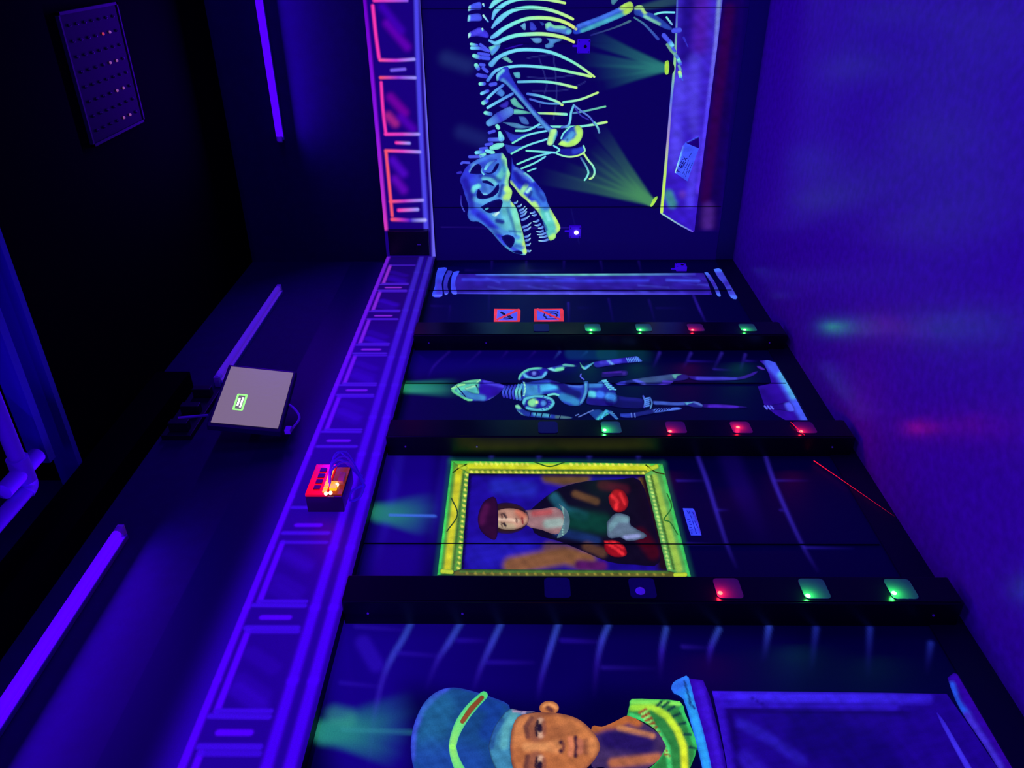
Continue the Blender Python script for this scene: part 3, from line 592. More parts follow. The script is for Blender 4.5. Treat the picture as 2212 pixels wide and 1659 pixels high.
box('case', (.075, END_Y-MT-.055, 2.145), (.255, END_Y-MT-.001, 2.425), BLK, bb, .006); box('status_light', (.155, END_Y-MT-.057, 2.20), (.16, END_Y-MT-.055, 2.225), CAP, bb)

# ------------------------------------------------------------------ the red laser streak by the floor
LZ = mat('red_laser_light', (255, 20, 40), .5, emit=(255, 20, 50), estr=1.2)
p0, p1 = LEFT.point([(1757, 1000)])[0], LEFT.point([(1930, 1122)])[0]
tag(tube('laser_beam', [(.012, p0[1], p0[2]), (.014, (p0[1]*2+p1[1])/3, (p0[2]*2+p1[2])/3), (.016, p1[1], max(.004, p1[2]))], .002, LZ, None, 6, 4, .0001), 'thin red laser streak slanting down to the floor below the portrait', 'laser beam')
q0, q1 = on_plane(0, .115, (1708, 912)), on_plane(0, .115, (1738, 940))
tag(tube('laser_beam', [tuple(q0), tuple(q1)], .001, LZ, None, 6), 'short red laser streak across the lowest window of the middle column', 'laser beam')
# ================================================================== murals (flat fluorescent paint on the panels)
NV = (16, 8, 100)
# ------------------------------------------------------------------ skeleton on the far wall
sk = empty('painted_skeleton', tuple(FAR.point([(1250, 250)])[0]), 'glowing teal and yellow dinosaur skeleton painted on the far wall', 'mural')
TE, YE, BL, BL2, CY, DK = (126, 238, 215), (198, 248, 128), (72, 84, 234), (50, 44, 190), (118, 222, 246), (14, 6, 96)
def wid(w, k): return [x*k for x in w] if isinstance(w, (list, tuple)) else w*k
def rib(f, pts, w, col, layer=4, name='rib', rim=NV, hi=0.0): return ribbon(name, FAR, f(pts), wid(w, 1.28), col, layer, sk, rim, .6, hi)
RC = [(100, 176, 240), (116, 226, 245), (130, 246, 218), (180, 250, 160)]
rib(G, [(470, 130), (540, 45), (680, -40)], [2.5, 4.5, 4], [CY, TE])
rib(G, [(505, 320), (560, 190), (720, 65), (900, -2), (1100, -26), (1400, -12), (1600, 20), (1740, 52)], [2, 4.2, 3.6, 3, 3, 2.8, 3, 2.4], RC+[YE])
rib(G, [(500, 470), (600, 355), (760, 225), (930, 155), (1150, 126), (1400, 150), (1600, 205), (1760, 270), (1875, 325)], [2, 5, 3.6, 3.2, 3.2, 3, 3, 2.6], RC+[YE])
rib(G, [(490, 640), (570, 590), (700, 490), (900, 385), (1100, 318), (1350, 303), (1600, 335), (1780, 400), (1930, 492)], [3, 4.4, 3.6, 3.2, 3.4, 3.4, 3.2, 2.8], RC+[YE, (228, 240, 120)])
rib(G, [(450, 690), (560, 735), (700, 670), (900, 605), (1150, 582), (1400, 582), (1650, 622), (1780, 662), (1890, 716)], [2, 3.6, 3.6, 3.4, 3.4, 3.2, 3, 2.6], RC+[YE, (216, 240, 120)])
rib(A, [(1190, 548), (1260, 482), (1400, 430), (1550, 424), (1700, 447), (1850, 510), (1960, 576), (2068, 654)], [5, 3.4, 3.2, 3.2, 3, 2.6, 2.4, 2], [(90, 170, 230), CY, CY, (126, 240, 200), YE])
rib(A, [(1160, 685), (1230, 603), (1340, 572), (1480, 562), (1700, 582), (1900, 622), (2040, 652)], [3, 2.8, 2.6, 2.6, 2.6, 2.6], [(70, 120, 230), CY, CY, (130, 240, 190), YE])
rib(A, [(1420, 698), (1600, 695), (1750, 710), (1915, 748)], 2.4, [(96, 180, 230), TE, YE])
rib(A, [(1500, 800), (1620, 822), (1740, 862), (1795, 895)], 2.4, [(70, 110, 225), TE, YE])
rib(A, [(1520, 845), (1650, 880), (1780, 885)], 1.9, [(70, 90, 210), (90, 170, 220)]); rib(A, [(1805, 872), (1950, 848), (2098, 790)], 2.1, [TE, YE])
rib(A, [(1540, 965), (1700, 968), (1830, 975)], [2, 2.2, 2.6], [(90, 200, 190), YE, TE]); rib(A, [(1890, 965), (2000, 945), (2163, 908)], 1.8, [(80, 130, 190), (110, 210, 160)])
rib(A, [(1590, 1085), (1700, 1080), (1900, 1082), (2040, 1066), (2172, 1041)], [1.8, 2, 2.2, 2.2, 2.4], [(70, 120, 220), TE, TE, YE])
for p, w_ in (([(1400, 1115), (1500, 1110), (1620, 1050)], 2), ([(1372, 1220), (1500, 1152), (1680, 1112)], 1.8), ([(1362, 1310), (1500, 1240), (1680, 1182)], 1.8), ([(1490, 1285), (1740, 1302)], 1.8), ([(1412, 1400), (1560, 1340), (1700, 1302)], 1.7), ([(1442, 1440), (1560, 1390), (1650, 1336)], 1.7), ([(1502, 1460), (1570, 1436)], 1.4)):
    rib(A, p, w_, [(120, 236, 205), CY], 4, 'neck_rib')
rib(A, [(1158, 838), (1220, 780), (1290, 726)], 2.6, [CY, (70, 110, 230)]); rib(A, [(1160, 918), (1260, 860), (1370, 800)], 2.6, [CY, (80, 130, 230)])
# vertebrae
def bone(f, pts, base, strokes=(), layer=3, name='vertebra', rnd=4, edge=(NV, 3, .55), step=3.0): return patch(name, FAR, f(pts), base, [stroke(f(s[0]), s[1], s[2], s[3] if len(s) > 3 else None, s[4] if len(s) > 4 else 1) for s in strokes], layer, sk, step, rnd, None, edge)
bone(G, [(82, 185), (105, 95), (290, 32), (312, 150), (200, 162), (104, 192)], BL, [([(95, 170), (110, 110)], 3, (150, 235, 225), 4), ([(150, 90), (290, 60)], 3, (70, 90, 245), 5)])
bone(G, [(75, 372), (84, 280), (120, 248), (290, 234), (316, 350), (150, 362)], BL, [([(92, 350), (100, 275)], 3, (130, 220, 230), 4)])
bone(G, [(88, 655), (92, 570), (200, 498), (300, 468), (424, 556), (424, 644), (250, 618), (130, 632)], (60, 52, 212), [([(98, 640), (104, 580)], 3, (170, 240, 225), 4), ([(200, 560), (300, 520)], 5, (76, 70, 230), 6)])
for p in ([(345, 70), (360, 105)], [(350, 265), (430, 370)], [(332, 492), (338, 525)]): ribbon('vertebra', FAR, G(p), [2.4, 1.8], [(170, 244, 230), (90, 160, 235)], 4, sk, NV, .5)
for f, p, w_, c in ((G, [(140, 752), (240, 772)], 2.2, [TE, BL]), (G, [(150, 820), (300, 826), (420, 860)], 2.6, [CY, BL, BL]), (G, [(300, 760), (380, 820), (440, 870)], 2.4, [BL, (80, 90, 235)]), (G, [(192, 950), (290, 982)], 3.2, [TE, BL]), (G, [(270, 910), (440, 935)], 2.4, BL), (G, [(330, 985), (440, 995)], 3, (70, 90, 240)),
                    (G, [(225, 1110), (262, 1170)], 3.2, [TE, BL]), (G, [(300, 1100), (360, 1110)], 2.6, BL), (A, [(1120, 580), (1155, 610)], 2.6, BL), (A, [(1075, 640), (1145, 652)], 3, [BL, (60, 60, 210)]), (A, [(1095, 715), (1130, 714)], 2.8, [TE, BL]), (A, [(1185, 722), (1225, 715)], 3, BL),
                    (A, [(1108, 798), (1160, 775)], 2.6, [CY, BL]), (A, [(1122, 878), (1150, 862)], 3.4, [TE, BL]), (A, [(1140, 962), (1185, 972)], 3, [TE, (70, 110, 220)]), (A, [(1172, 1050), (1260, 1000), (1345, 950)], [5, 8, 7], [(90, 160, 225), (58, 64, 205), (84, 130, 220)]), (A, [(1240, 1075), (1250, 1090)], 3, TE),
                    (A, [(1172, 1130), (1215, 1118)], 2.4, BL), (A, [(1262, 1130), (1275, 1180)], [2.5, 5], [TE, CY]), (A, [(1175, 1190), (1280, 1188)], 3, [BL, (90, 130, 230)]), (A, [(1145, 1235), (1195, 1225)], 2.4, BL), (A, [(1190, 1262), (1285, 1235)], [3, 5, 3], TE), (A, [(1095, 1270), (1150, 1262)], 2.2, BL), (A, [(1062, 1302), (1120, 1294)], 2.8, [CY, BL]), (A, [(1150, 1285), (1205, 1300)], 3, [CY, TE]),
                    (A, [(1005, 1337), (1100, 1335), (1200, 1335)], 2.4, [BL, (80, 90, 220), BL]), (A, [(1100, 1330), (1130, 1315)], 3, TE), (A, [(935, 1395), (950, 1385), (1000, 1388)], 2, BL), (A, [(905, 1475), (930, 1470)], 2, BL2)): ribbon('vertebra', FAR, f(p), wid(w_, 1.45), c, 4, sk, NV, .5)
bone(G, [(440, 800), (560, 762), (640, 762), (600, 850), (500, 945), (458, 870)], (110, 215, 200), [([(500, 900), (600, 800)], 4, (80, 150, 230), 8)], 3)
for f, o, b in ((A, [(1230, 800), (1265, 755), (1305, 790), (1280, 825)], (70, 130, 215)), (A, [(1350, 852), (1390, 832), (1420, 870), (1472, 926), (1420, 920), (1368, 890)], (96, 190, 175)), (A, [(1342, 935), (1420, 932), (1535, 965), (1400, 975), (1340, 958)], (96, 190, 170)),
                (A, [(1285, 1042), (1400, 1048), (1480, 1075), (1600, 1080), (1440, 1096), (1370, 1082)], (80, 140, 190)), (A, [(1300, 1108), (1400, 1148), (1530, 1138), (1375, 1215)], (44, 60, 190)), (A, [(1298, 1228), (1420, 1248), (1500, 1236), (1350, 1312)], (48, 70, 195)), (A, [(1420, 992), (1480, 1000), (1512, 1058), (1450, 1050)], (66, 110, 190)), (A, [(1250, 905), (1330, 860), (1330, 910), (1290, 920)], (56, 46, 190)),
                (A, [(1375, 620), (1430, 615), (1435, 665), (1395, 660)], (90, 180, 200)), (A, [(1295, 490), (1370, 520), (1350, 535)], (120, 215, 190))): bone(f, o, b, [], 3)
# far-side pelvis bits seen through the ribs
bone(G, [(1400, 405), (1480, 374), (1560, 428), (1720, 438), (1845, 500), (1850, 562), (1780, 592), (1600, 552), (1430, 522)], (74, 120, 215), [([(1420, 440), (1490, 395), (1580, 440), (1720, 450)], 6, (130, 225, 180), 7), ([(1800, 540), (1830, 520)], 5, (90, 190, 215), 6)], 3, 'pelvis')
for o, b in (([(978, 440), (1060, 388), (1072, 500), (1032, 506)], (104, 180, 220)), ([(1140, 378), (1200, 390), (1262, 500), (1150, 512)], (60, 70, 215)), ([(1148, 650), (1330, 648), (1334, 722), (1230, 734)], (90, 150, 205)), ([(1424, 650), (1700, 672), (1560, 742), (1542, 800), (1432, 824), (1398, 770), (1470, 720)], (76, 140, 205)), ([(1300, 360), (1390, 400), (1350, 440)], (40, 70, 160)), ([(700, 830), (990, 752), (1010, 770), (780, 830)], (52, 12, 190)), ([(660, 1000), (740, 960), (840, 1050), (800, 1075)], (110, 200, 190))): bone(G, o, b, [], 3, 'pelvis')
# shoulder blade, collar bones and fore limbs
scp = [(1236, 690), (1232, 640), (1270, 590), (1330, 568), (1355, 640), (1420, 750), (1520, 880), (1620, 1000), (1700, 1080), (1760, 1120), (1740, 1180), (1690, 1140), (1600, 1050), (1480, 905), (1380, 790), (1310, 715), (1260, 690)]
bone(A, scp, (44, 52, 196), [([(1290, 690), (1380, 780), (1500, 920), (1640, 1070), (1710, 1130)], 4, (84, 150, 220), 8), ([(1232, 685), (1245, 640), (1290, 600)], 3, (110, 205, 225), 5), ([(1420, 750), (1560, 930), (1700, 1080)], 2, (36, 30, 150), 6)], 6, 'shoulder_blade')
bone(A, [(1688, 1102), (1742, 1098), (1752, 1142), (1722, 1222), (1690, 1242), (1662, 1222), (1680, 1150)], (84, 190, 205), [([(1725, 1110), (1700, 1160), (1690, 1220)], 6, (184, 246, 150), 8)], 7, 'shoulder_joint')
bone(A, [(1758, 1232), (1792, 1188), (1830, 1112), (1900, 1074), (1940, 1070), (1972, 1110), (1968, 1162), (1940, 1212), (1890, 1246), (1820, 1252)], (34, 66, 190), [([(1935, 1085), (1952, 1150), (1915, 1210), (1845, 1232), (1770, 1232)], 9, (178, 242, 110), 9), ([(1880, 1140), (1840, 1190)], 5, (80, 160, 220), 8), ([(1836, 1190)], 2, DK, 2)], 6, 'coracoid')
ribbon('coracoid_edge', FAR, A([(1852, 1092), (1806, 1136), (1786, 1180)]), 2, [TE, CY], 7, sk, NV, .6)
bone(A, [(1772, 1268), (1900, 1262), (1976, 1248), (1984, 1290), (1930, 1322), (1840, 1328), (1760, 1302)], (26, 26, 150), [([(1900, 1290), (1960, 1275)], 5, (50, 70, 210), 8)], 5, 'wishbone_web')
ribbon('wishbone', FAR, A([(1722, 1242), (1772, 1276), (1746, 1306), (1840, 1336), (1930, 1326), (1986, 1290), (1976, 1244)]), 2.1, [CY, TE, YE, TE], 7, sk, NV, .6)
for p, w_, c in (([(1790, 1086), (1845, 1070), (1864, 1020), (1870, 960), (1894, 897)], 2.1, [(70, 90, 210), CY, (100, 190, 220)]), ([(1895, 897), (1960, 948), (2030, 1000), (2072, 1060)], 1.7, [(100, 150, 220), (70, 80, 200)]), ([(1900, 915), (1955, 985), (2020, 1020)], 1.3, [(60, 60, 190), (50, 40, 160)]), ([(2070, 1045), (2098, 1088), (2110, 1130)], 2, [TE, (90, 140, 190)]),
                 ([(1980, 1312), (2020, 1370), (2060, 1420), (2071, 1470), (2056, 1510), (2030, 1525)], 1.9, [YE, TE, YE]), ([(1955, 1346), (2000, 1420), (2018, 1470), (2004, 1510), (1986, 1535)], 1.8, [(60, 90, 170), TE, TE])): ribbon('arm_bone', FAR, A(p), wid(w_, 1.25), c, 6, sk, NV, .6)
# hind leg and foot
bone(Cf, [(380, 206), (560, 140), (700, 80), (790, 26), (840, 14), (863, 50), (850, 92), (800, 130), (560, 232), (380, 292), (345, 262)], (34, 60, 190), [([(400, 220), (600, 145), (760, 75)], 3, (70, 120, 235), 7), ([(430, 265), (620, 185), (800, 110)], 4, (70, 170, 190), 8), ([(770, 60), (835, 30), (845, 70), (800, 100)], 7, (176, 226, 90), 9)], 4, 'shin_bone')
ribbon('calf_bone', FAR, Cf([(500, 300), (700, 236), (832, 180)]), [2, 2, 3], [(30, 30, 120), (70, 110, 130)], 3, sk, NV, .6)
bone(Cf, [(866, 60), (910, 40), (945, 55), (972, 100), (1052, 126), (1192, 240), (1150, 252), (1040, 202), (920, 142), (870, 122)], (40, 70, 170), [([(880, 60), (930, 58), (960, 100)], 5, (170, 226, 120), 6), ([(960, 140), (1080, 205)], 3, (120, 200, 170), 5)], 5, 'metatarsal')
ribbon('metatarsal', FAR, Cf([(870, 150), (960, 212), (1072, 332)]), [2, 2.6, 3.4], [(70, 130, 140), (50, 70, 180)], 4, sk, NV, .5)
for p, w_, c in (([(1045, 122), (1110, 106), (1210, 106)], 1.8, [TE, CY]), ([(1145, 148), (1190, 208)], 1.8, [TE, (120, 170, 220)]), ([(1205, 262), (1255, 256)], 4.4, BL), ([(1290, 320), (1304, 350)], 2, BL2), ([(1310, 365), (1326, 398)], 1.2, BL2), ([(1120, 300), (1150, 335)], 4, BL), ([(1165, 350), (1190, 385)], 4, [BL, CY]), ([(1150, 380), (1190, 440)], 2.6, (110, 170, 140)), ([(1195, 410), (1212, 435)], 3, BL), ([(1205, 450), (1240, 490)], 3, [(120, 190, 140), BL]), ([(1245, 505), (1262, 545)], 3.2, [TE, BL]), ([(1250, 560), (1262, 595)], 2.4, (110, 170, 180)), ([(1256, 615), (1264, 650)], 3.2, [YE, TE]), ([(1268, 660), (1282, 682)], 1.6, BL)): ribbon('toe_bone', FAR, Cf(p), wid(w_, 1.3), c, 5, sk, NV, .5)
bone(Cf, [(670, -20), (740, -20), (715, 20), (690, 42), (672, 25)], (70, 130, 150), [], 4, 'toe_bone')
# skull and jaws
SKU = [(830, 580), (872, 640), (882, 720), (906, 782), (890, 850), (896, 905), (926, 952), (916, 1012), (906, 1036), (940, 1080), (962, 1112), (986, 1180), (1012, 1290), (1040, 1400), (1060, 1500), (1070, 1542), (1050, 1572), (1000, 1566), (920, 1540), (860, 1500), (800, 1440), (740, 1370), (680, 1308), (600, 1250), (530, 1245), (492, 1190), (502, 1100), (470, 1000), (440, 900), (418, 850), (440, 790), (480, 720), (530, 680), (600, 640), (700, 600), (780, 586)]
def skbase(P):
    P0 = np.array(B([(480, 900)])[0]); P1 = np.array(B([(980, 1150)])[0]); t = np.clip(((P-P0)@(P1-P0))/((P1-P0)@(P1-P0)), 0, 1)[:, None]
    return lin((48, 56, 212))*(1-t)+lin((84, 176, 214))*t
bone(B, SKU, skbase, [
    ([(845, 610), (875, 700), (895, 790), (880, 870)], 6, (150, 236, 160), 8), ([(880, 930), (905, 975), (870, 1020)], 9, (176, 236, 120), 9), ([(930, 1070), (975, 1180), (1010, 1320), (1040, 1450), (1050, 1540)], 5, (188, 242, 120), 6),
    ([(540, 700), (600, 660), (700, 615), (800, 610)], 4, (70, 120, 220), 8), ([(520, 760), (560, 700)], 3, (100, 160, 220), 4), ([(650, 830), (740, 850), (760, 880)], 4, (110, 210, 230), 6), ([(545, 950), (560, 920), (600, 905)], 5, (110, 220, 220), 6), ([(560, 1030), (640, 1060), (730, 1020), (780, 960)], 5, (90, 170, 225), 7), ([(600, 990), (670, 990)], 4, (120, 210, 235), 4),
    ([(800, 820), (830, 780), (850, 740)], 6, (90, 190, 190), 9), ([(860, 1090), (870, 1180), (890, 1280)], 10, (96, 190, 205), 14), ([(950, 1130), (970, 1280), (1000, 1420)], 8, (120, 220, 190), 10), ([(560, 1150), (640, 1200), (760, 1320), (860, 1450)], 6, (50, 60, 225), 14), ([(720, 1330), (860, 1360), (980, 1400)], 4, (80, 150, 225), 8), ([(980, 1540), (920, 1500)], 4, (60, 80, 220), 8),
    ([(760, 1180), (790, 1160)], 2.5, (200, 245, 235), 2.5), ([(740, 1180), (765, 1195)], 2, (150, 225, 225), 2.5), ([(780, 1240), (830, 1250)], 5, (30, 50, 140), 6), ([(690, 900), (700, 960)], 4, (80, 140, 230), 5), ([(470, 860), (520, 980), (530, 1100)], 5, (30, 18, 150), 12, .9), ([(620, 810), (720, 800), (800, 850)], 3, (26, 24, 150), 8, .8), ([(830, 900), (800, 1000)], 3, (24, 40, 140), 6, .9), ([(600, 1190), (700, 1270), (800, 1380)], 3, (28, 16, 160), 10, .8), ([(880, 1120), (930, 1260), (960, 1380)], 2, (40, 90, 160), 6, .8), ([(900, 1340), (1010, 1350)], 1.4, (30, 60, 150), 4, .8), ([(960, 1480), (1030, 1500)], 3, (40, 60, 190), 7, .8), ([(840, 660), (850, 760)], 3, (44, 110, 170), 6, .8)], 5, 'skull', 3, (NV, 2.5, .4))
for o in ([(512, 782), (545, 720), (605, 688), (645, 765), (600, 792)], [(655, 770), (720, 770), (770, 692), (800, 690), (765, 762), (700, 792)], [(578, 985), (600, 930), (645, 985), (690, 985), (740, 945), (792, 882), (796, 950), (744, 1004), (660, 1028), (592, 1022)], [(636, 850), (690, 850), (745, 890), (740, 905), (680, 880), (640, 870)], [(618, 1108), (700, 1060), (800, 1030), (834, 1060), (812, 1132), (792, 1150), (740, 1160), (690, 1162)], [(818, 1392), (880, 1374), (944, 1400), (944, 1462), (902, 1504), (842, 1442)], [(920, 1536), (990, 1526), (1030, 1552), (1000, 1566)]):
    bone(B, o, (10, 4, 84), [], 6, 'skull_opening', 3, ((26, 40, 150), 2, .5))
ribbon('brow_bone', FAR, B([(640, 720), (630, 760), (650, 790)]), 2, [(60, 70, 200), CY], 7, sk, NV, .6); ribbon('brow_bone', FAR, B([(770, 650), (700, 690), (665, 740)]), [2, 4, 3], [(50, 60, 190), (90, 160, 225), CY], 7, sk, NV, .6)
ribbon('cheek_bone', FAR, B([(430, 1000), (432, 1080), (462, 1150)]), 1.6, [(40, 24, 150), (70, 80, 210)], 4, sk, NV, .6)
ribbon('eye_spark', FAR, B([(672, 1128), (690, 1118)]), 2.2, (80, 170, 190), 7, sk, NV, .5); ribbon('eye_spark', FAR, B([(768, 1182), (792, 1160)]), 2.6, (200, 246, 240), 7, sk, NV, .5)
JAW = [(922, 622), (942, 700), (1012, 740), (1080, 790), (1128, 838), (1190, 910), (1242, 980), (1270, 1070), (1312, 1150), (1360, 1230), (1392, 1300), (1380, 1340), (1352, 1370), (1342, 1410), (1290, 1432), (1264, 1380), (1240, 1310), (1210, 1220), (1170, 1150), (1110, 1090), (1060, 1040), (1000, 990), (948, 920), (905, 868), (918, 780)]
bone(B, JAW, (42, 62, 206), [([(908, 872), (960, 940), (1030, 1005), (1110, 1085)], 4, (186, 244, 130), 6), ([(1140, 1080), (1180, 1150), (1225, 1260)], 6, (176, 238, 130), 8), ([(1300, 1150), (1350, 1230), (1385, 1310), (1340, 1380)], 7, (196, 244, 100), 10), ([(1240, 1150), (1290, 1280), (1310, 1400)], 12, (90, 205, 190), 14), ([(1130, 960), (1200, 1010), (1250, 1100)], 8, (60, 120, 220), 14), ([(1060, 900), (1020, 960)], 5, (150, 226, 160), 6), ([(1100, 930), (1070, 960)], 3, (160, 235, 220), 4), ([(960, 740), (1050, 800), (1110, 850)], 3, (80, 120, 225), 7), ([(1050, 780), (1120, 825), (1130, 850)], 2, (120, 220, 225), 4), ([(1215, 1230), (1260, 1330)], 2, (40, 90, 160), 4), ([(1260, 1170), (1280, 1230)], 3, (130, 225, 220), 5), ([(1300, 1410), (1330, 1390)], 6, (170, 240, 120), 8), ([(960, 780), (1000, 860), (1060, 880)], 5, (24, 14, 150), 10, .9), ([(1150, 900), (1180, 980), (1230, 1040)], 3, (28, 26, 170), 8, .8), ([(1110, 960), (1090, 1010)], 2, (20, 20, 120), 5, .8)], 5, 'lower_jaw', 3, (NV, 2.5, .4))
for a, b in (((950, 1068), (976, 1050)), ((985, 1102), (1016, 1080)), ((1000, 1140), (1050, 1102)), ((1010, 1166), (1066, 1122)), ((1012, 1196), (1066, 1152)), ((1022, 1232), (1092, 1192)), ((1032, 1302), (1108, 1260)), ((1045, 1334), (1106, 1300)), ((1055, 1396), (1102, 1368)), ((1060, 1430), (1102, 1410)), ((1066, 1476), (1102, 1458)), ((1076, 1532), (1106, 1528)),
             ((1140, 1155), (1100, 1166)), ((1155, 1180), (1118, 1188)), ((1180, 1236), (1130, 1248)), ((1196, 1274), (1145, 1284)), ((1220, 1300), (1180, 1312)), ((1222, 1338), (1164, 1346)), ((1246, 1360), (1170, 1374)), ((1262, 1386), (1188, 1400)), ((1268, 1424), (1184, 1434))):
    mdl = ((a[0]+b[0])/2+4, (a[1]+b[1])/2+6); ribbon('tooth', FAR, B([a, mdl, b]), [2.7, 2.3, 1.1], [(90, 130, 225), (110, 160, 235), (160, 225, 240)], 4, sk, NV, .6, n=3)
# ------------------------------------------------------------------ painted plinth, its label and the two painted floodlights
pl = empty('painted_plinth', tuple(FAR.point([(1490, 250)])[0]), 'violet slab plinth painted beneath the skeleton', 'mural')
def plb(P):
    t = np.clip((P[:, 1]+60)/560, 0, 1)[:, None]; return lin((62, 40, 190))*(1-t)+lin((52, 22, 190))*t
patch('top_slab', FAR, [(1426, 461), (1440, 330), (1454, 152), (1462, -20), (1463, -70), (1566, -70), (1561, 0), (1550, 96), (1530, 253), (1509, 420), (1500, 500), (1470, 486)], plb, [
    
    stroke([(1558, -60), (1547, 90), (1527, 250), (1507, 415)], 3, [(120, 160, 170), (110, 110, 225), (80, 60, 240), (84, 50, 225)], 7), stroke([(1490, -40), (1480, 120)], 8, (24, 4, 120), 34, .9), stroke([(1520, -40), (1512, 100)], 4, (84, 14, 150), 34, .7), stroke([(1470, 170), (1458, 350)], 3, (88, 74, 240), 32, .8), stroke([(1500, 130), (1496, 280)], 3, (92, 80, 240), 26, .6), stroke([(1444, 420), (1452, 440)], 8, (60, 140, 130), 14, .9), stroke([(1475, 420)], 3, (110, 60, 180), 16, .7), stroke([(1470, 250), (1490, 300)], 4, (46, 10, 180), 26, .6), stroke([(1505, 300), (1490, 440)], 3, (84, 66, 240), 18, .8)], 1, pl, 4, 0)
patch('front_face', FAR, [(1561, 0), (1566, -70), (1612, -70), (1606, 0), (1570, 330), (1556, 500), (1500, 500), (1509, 420), (1530, 253), (1550, 96)], (18, 0, 82), [stroke([(1575, 20), (1545, 250), (1522, 430)], 9, (46, 0, 72), 18, .9), stroke([(1530, 450), (1528, 486)], 4, (84, 40, 150), 24, .8)], 1, pl, 6, 0, None, ((14, 0, 100), 10, .6))
ribbon('lit_edge', FAR, [(1429, 458), (1436, 380), (1443, 300), (1450, 215), (1457, 140), (1462, 40), (1464, -60)], [3.6, 3.4, 3, 2.6, 3.2, 2, 1.6], [(200, 244, 80), (190, 240, 90), (170, 150, 190), (96, 120, 225), (150, 220, 130), (80, 110, 190), (70, 90, 180)], 2, pl, (50, 30, 180), .6)
ribbon('lit_edge', FAR, [(1429, 461), (1466, 484), (1496, 500)], 1.8, [(160, 226, 190), (100, 70, 225)], 2, pl, (40, 20, 160), .6)
T4 = fr(1440, 280, 13.825)
lab = empty('painted_label', tuple(FAR.point([(1480, 350)])[0]), 'slanted blue label reading T-REX painted on the violet plinth', 'label')
patch('card', FAR, T4([(240, 1280), (480, 480), (560, 390), (960, 560), (620, 1540), (560, 1500)]), (62, 84, 250), [stroke(T4([(250, 1270), (400, 800), (490, 480)]), 1.6, [(180, 250, 230), (110, 190, 250), (90, 100, 240)], 3)], 3, lab, 2.5, 0)
patch('card_back', FAR, T4([(540, 390), (960, 190), (970, 560)]), (24, 0, 110), [stroke(T4([(560, 380), (960, 190)]), 1.6, (70, 90, 250), 2.5)], 2, lab, 3)
INK = (14, 4, 96)
def tl(a, b, w_=.8): ribbon('lettering', FAR, T4([a, b]), w_, INK, 5, lab, INK, 0)
def glyphs(word, o, du, dv, f, par, wall, w_, nm='lettering'):
    """letters on unit cells; du runs along the line of writing, dv from top to foot of the letters"""
    S = {'T': [((0, 0), (1, 0)), ((.5, 0), (.5, 1))], '-': [((.2, .5), (.8, .5))], 'R': [((0, 0), (0, 1)), ((0, 0), (.8, .05)), ((.8, .05), (.8, .45)), ((.8, .45), (0, .5)), ((.2, .5), (.9, 1))], 'E': [((0, 0), (0, 1)), ((0, 0), (.9, 0)), ((0, .5), (.8, .5)), ((0, 1), (.9, 1))], 'X': [((0, 0), (1, 1)), ((1, 0), (0, 1))]}
    o, du, dv = map(np.array, (o, du, dv)); k = 0
    for ch in word:
        for a, b in S[ch]:
            p, q = o+du*(k+a[0]*.72)+dv*a[1], o+du*(k+b[0]*.72)+dv*b[1]; ribbon(nm, wall, f([tuple(p), tuple(q)]), w_, INK, 5, par, INK, 0)
        k += .62 if ch == '-' else 1
glyphs('T-REX', (290, 1262), (50, -104), (104, 44), T4, lab, FAR, .78)
for a, b in (((480, 1310), (540, 1180)), ((535, 1150), (565, 1120)), ((580, 1090), (620, 1010)), ((630, 970), (650, 910)), ((670, 800), (745, 690)), ((520, 1350), (540, 1310)), ((560, 1400), (610, 1230)), ((600, 1200), (700, 990)), ((690, 1180), (720, 1100)), ((735, 1070), (770, 990)), ((640, 1300), (680, 1210))): ribbon('scribble', FAR, T4([a, b]), .55, INK, 5, lab, INK, 0)
for nm, px, o, lens, desc in (('a', (1447, 147), Cf([(1128, 520), (1160, 512), (1200, 540), (1212, 590), (1190, 630), (1130, 636)]), Cf([(1130, 525), (1158, 515), (1168, 560), (1160, 628), (1132, 632), (1126, 580)]), 'yellow painted floodlight by the skeleton foot, throwing a green beam'),
                              ('b', (1415, 433), R7([(1000, 735), (1050, 645), (1085, 660), (1085, 720), (1050, 755), (1015, 750)]), R7([(1003, 730), (1030, 670), (1066, 646), (1060, 680), (1018, 738)]), 'yellow painted floodlight at the plinth corner, throwing a green beam')):
    t = empty('painted_floodlight', tuple(FAR.point([px])[0]), desc, 'mural', 'floodlights painted on the skeleton plinth')
    patch('housing', FAR, o, (10, 6, 60), [], 3, t, 3, 3); patch('lens', FAR, lens, (176, 224, 66), [], 4, t, 3, 3, None, ((100, 190, 110), 2, .6))

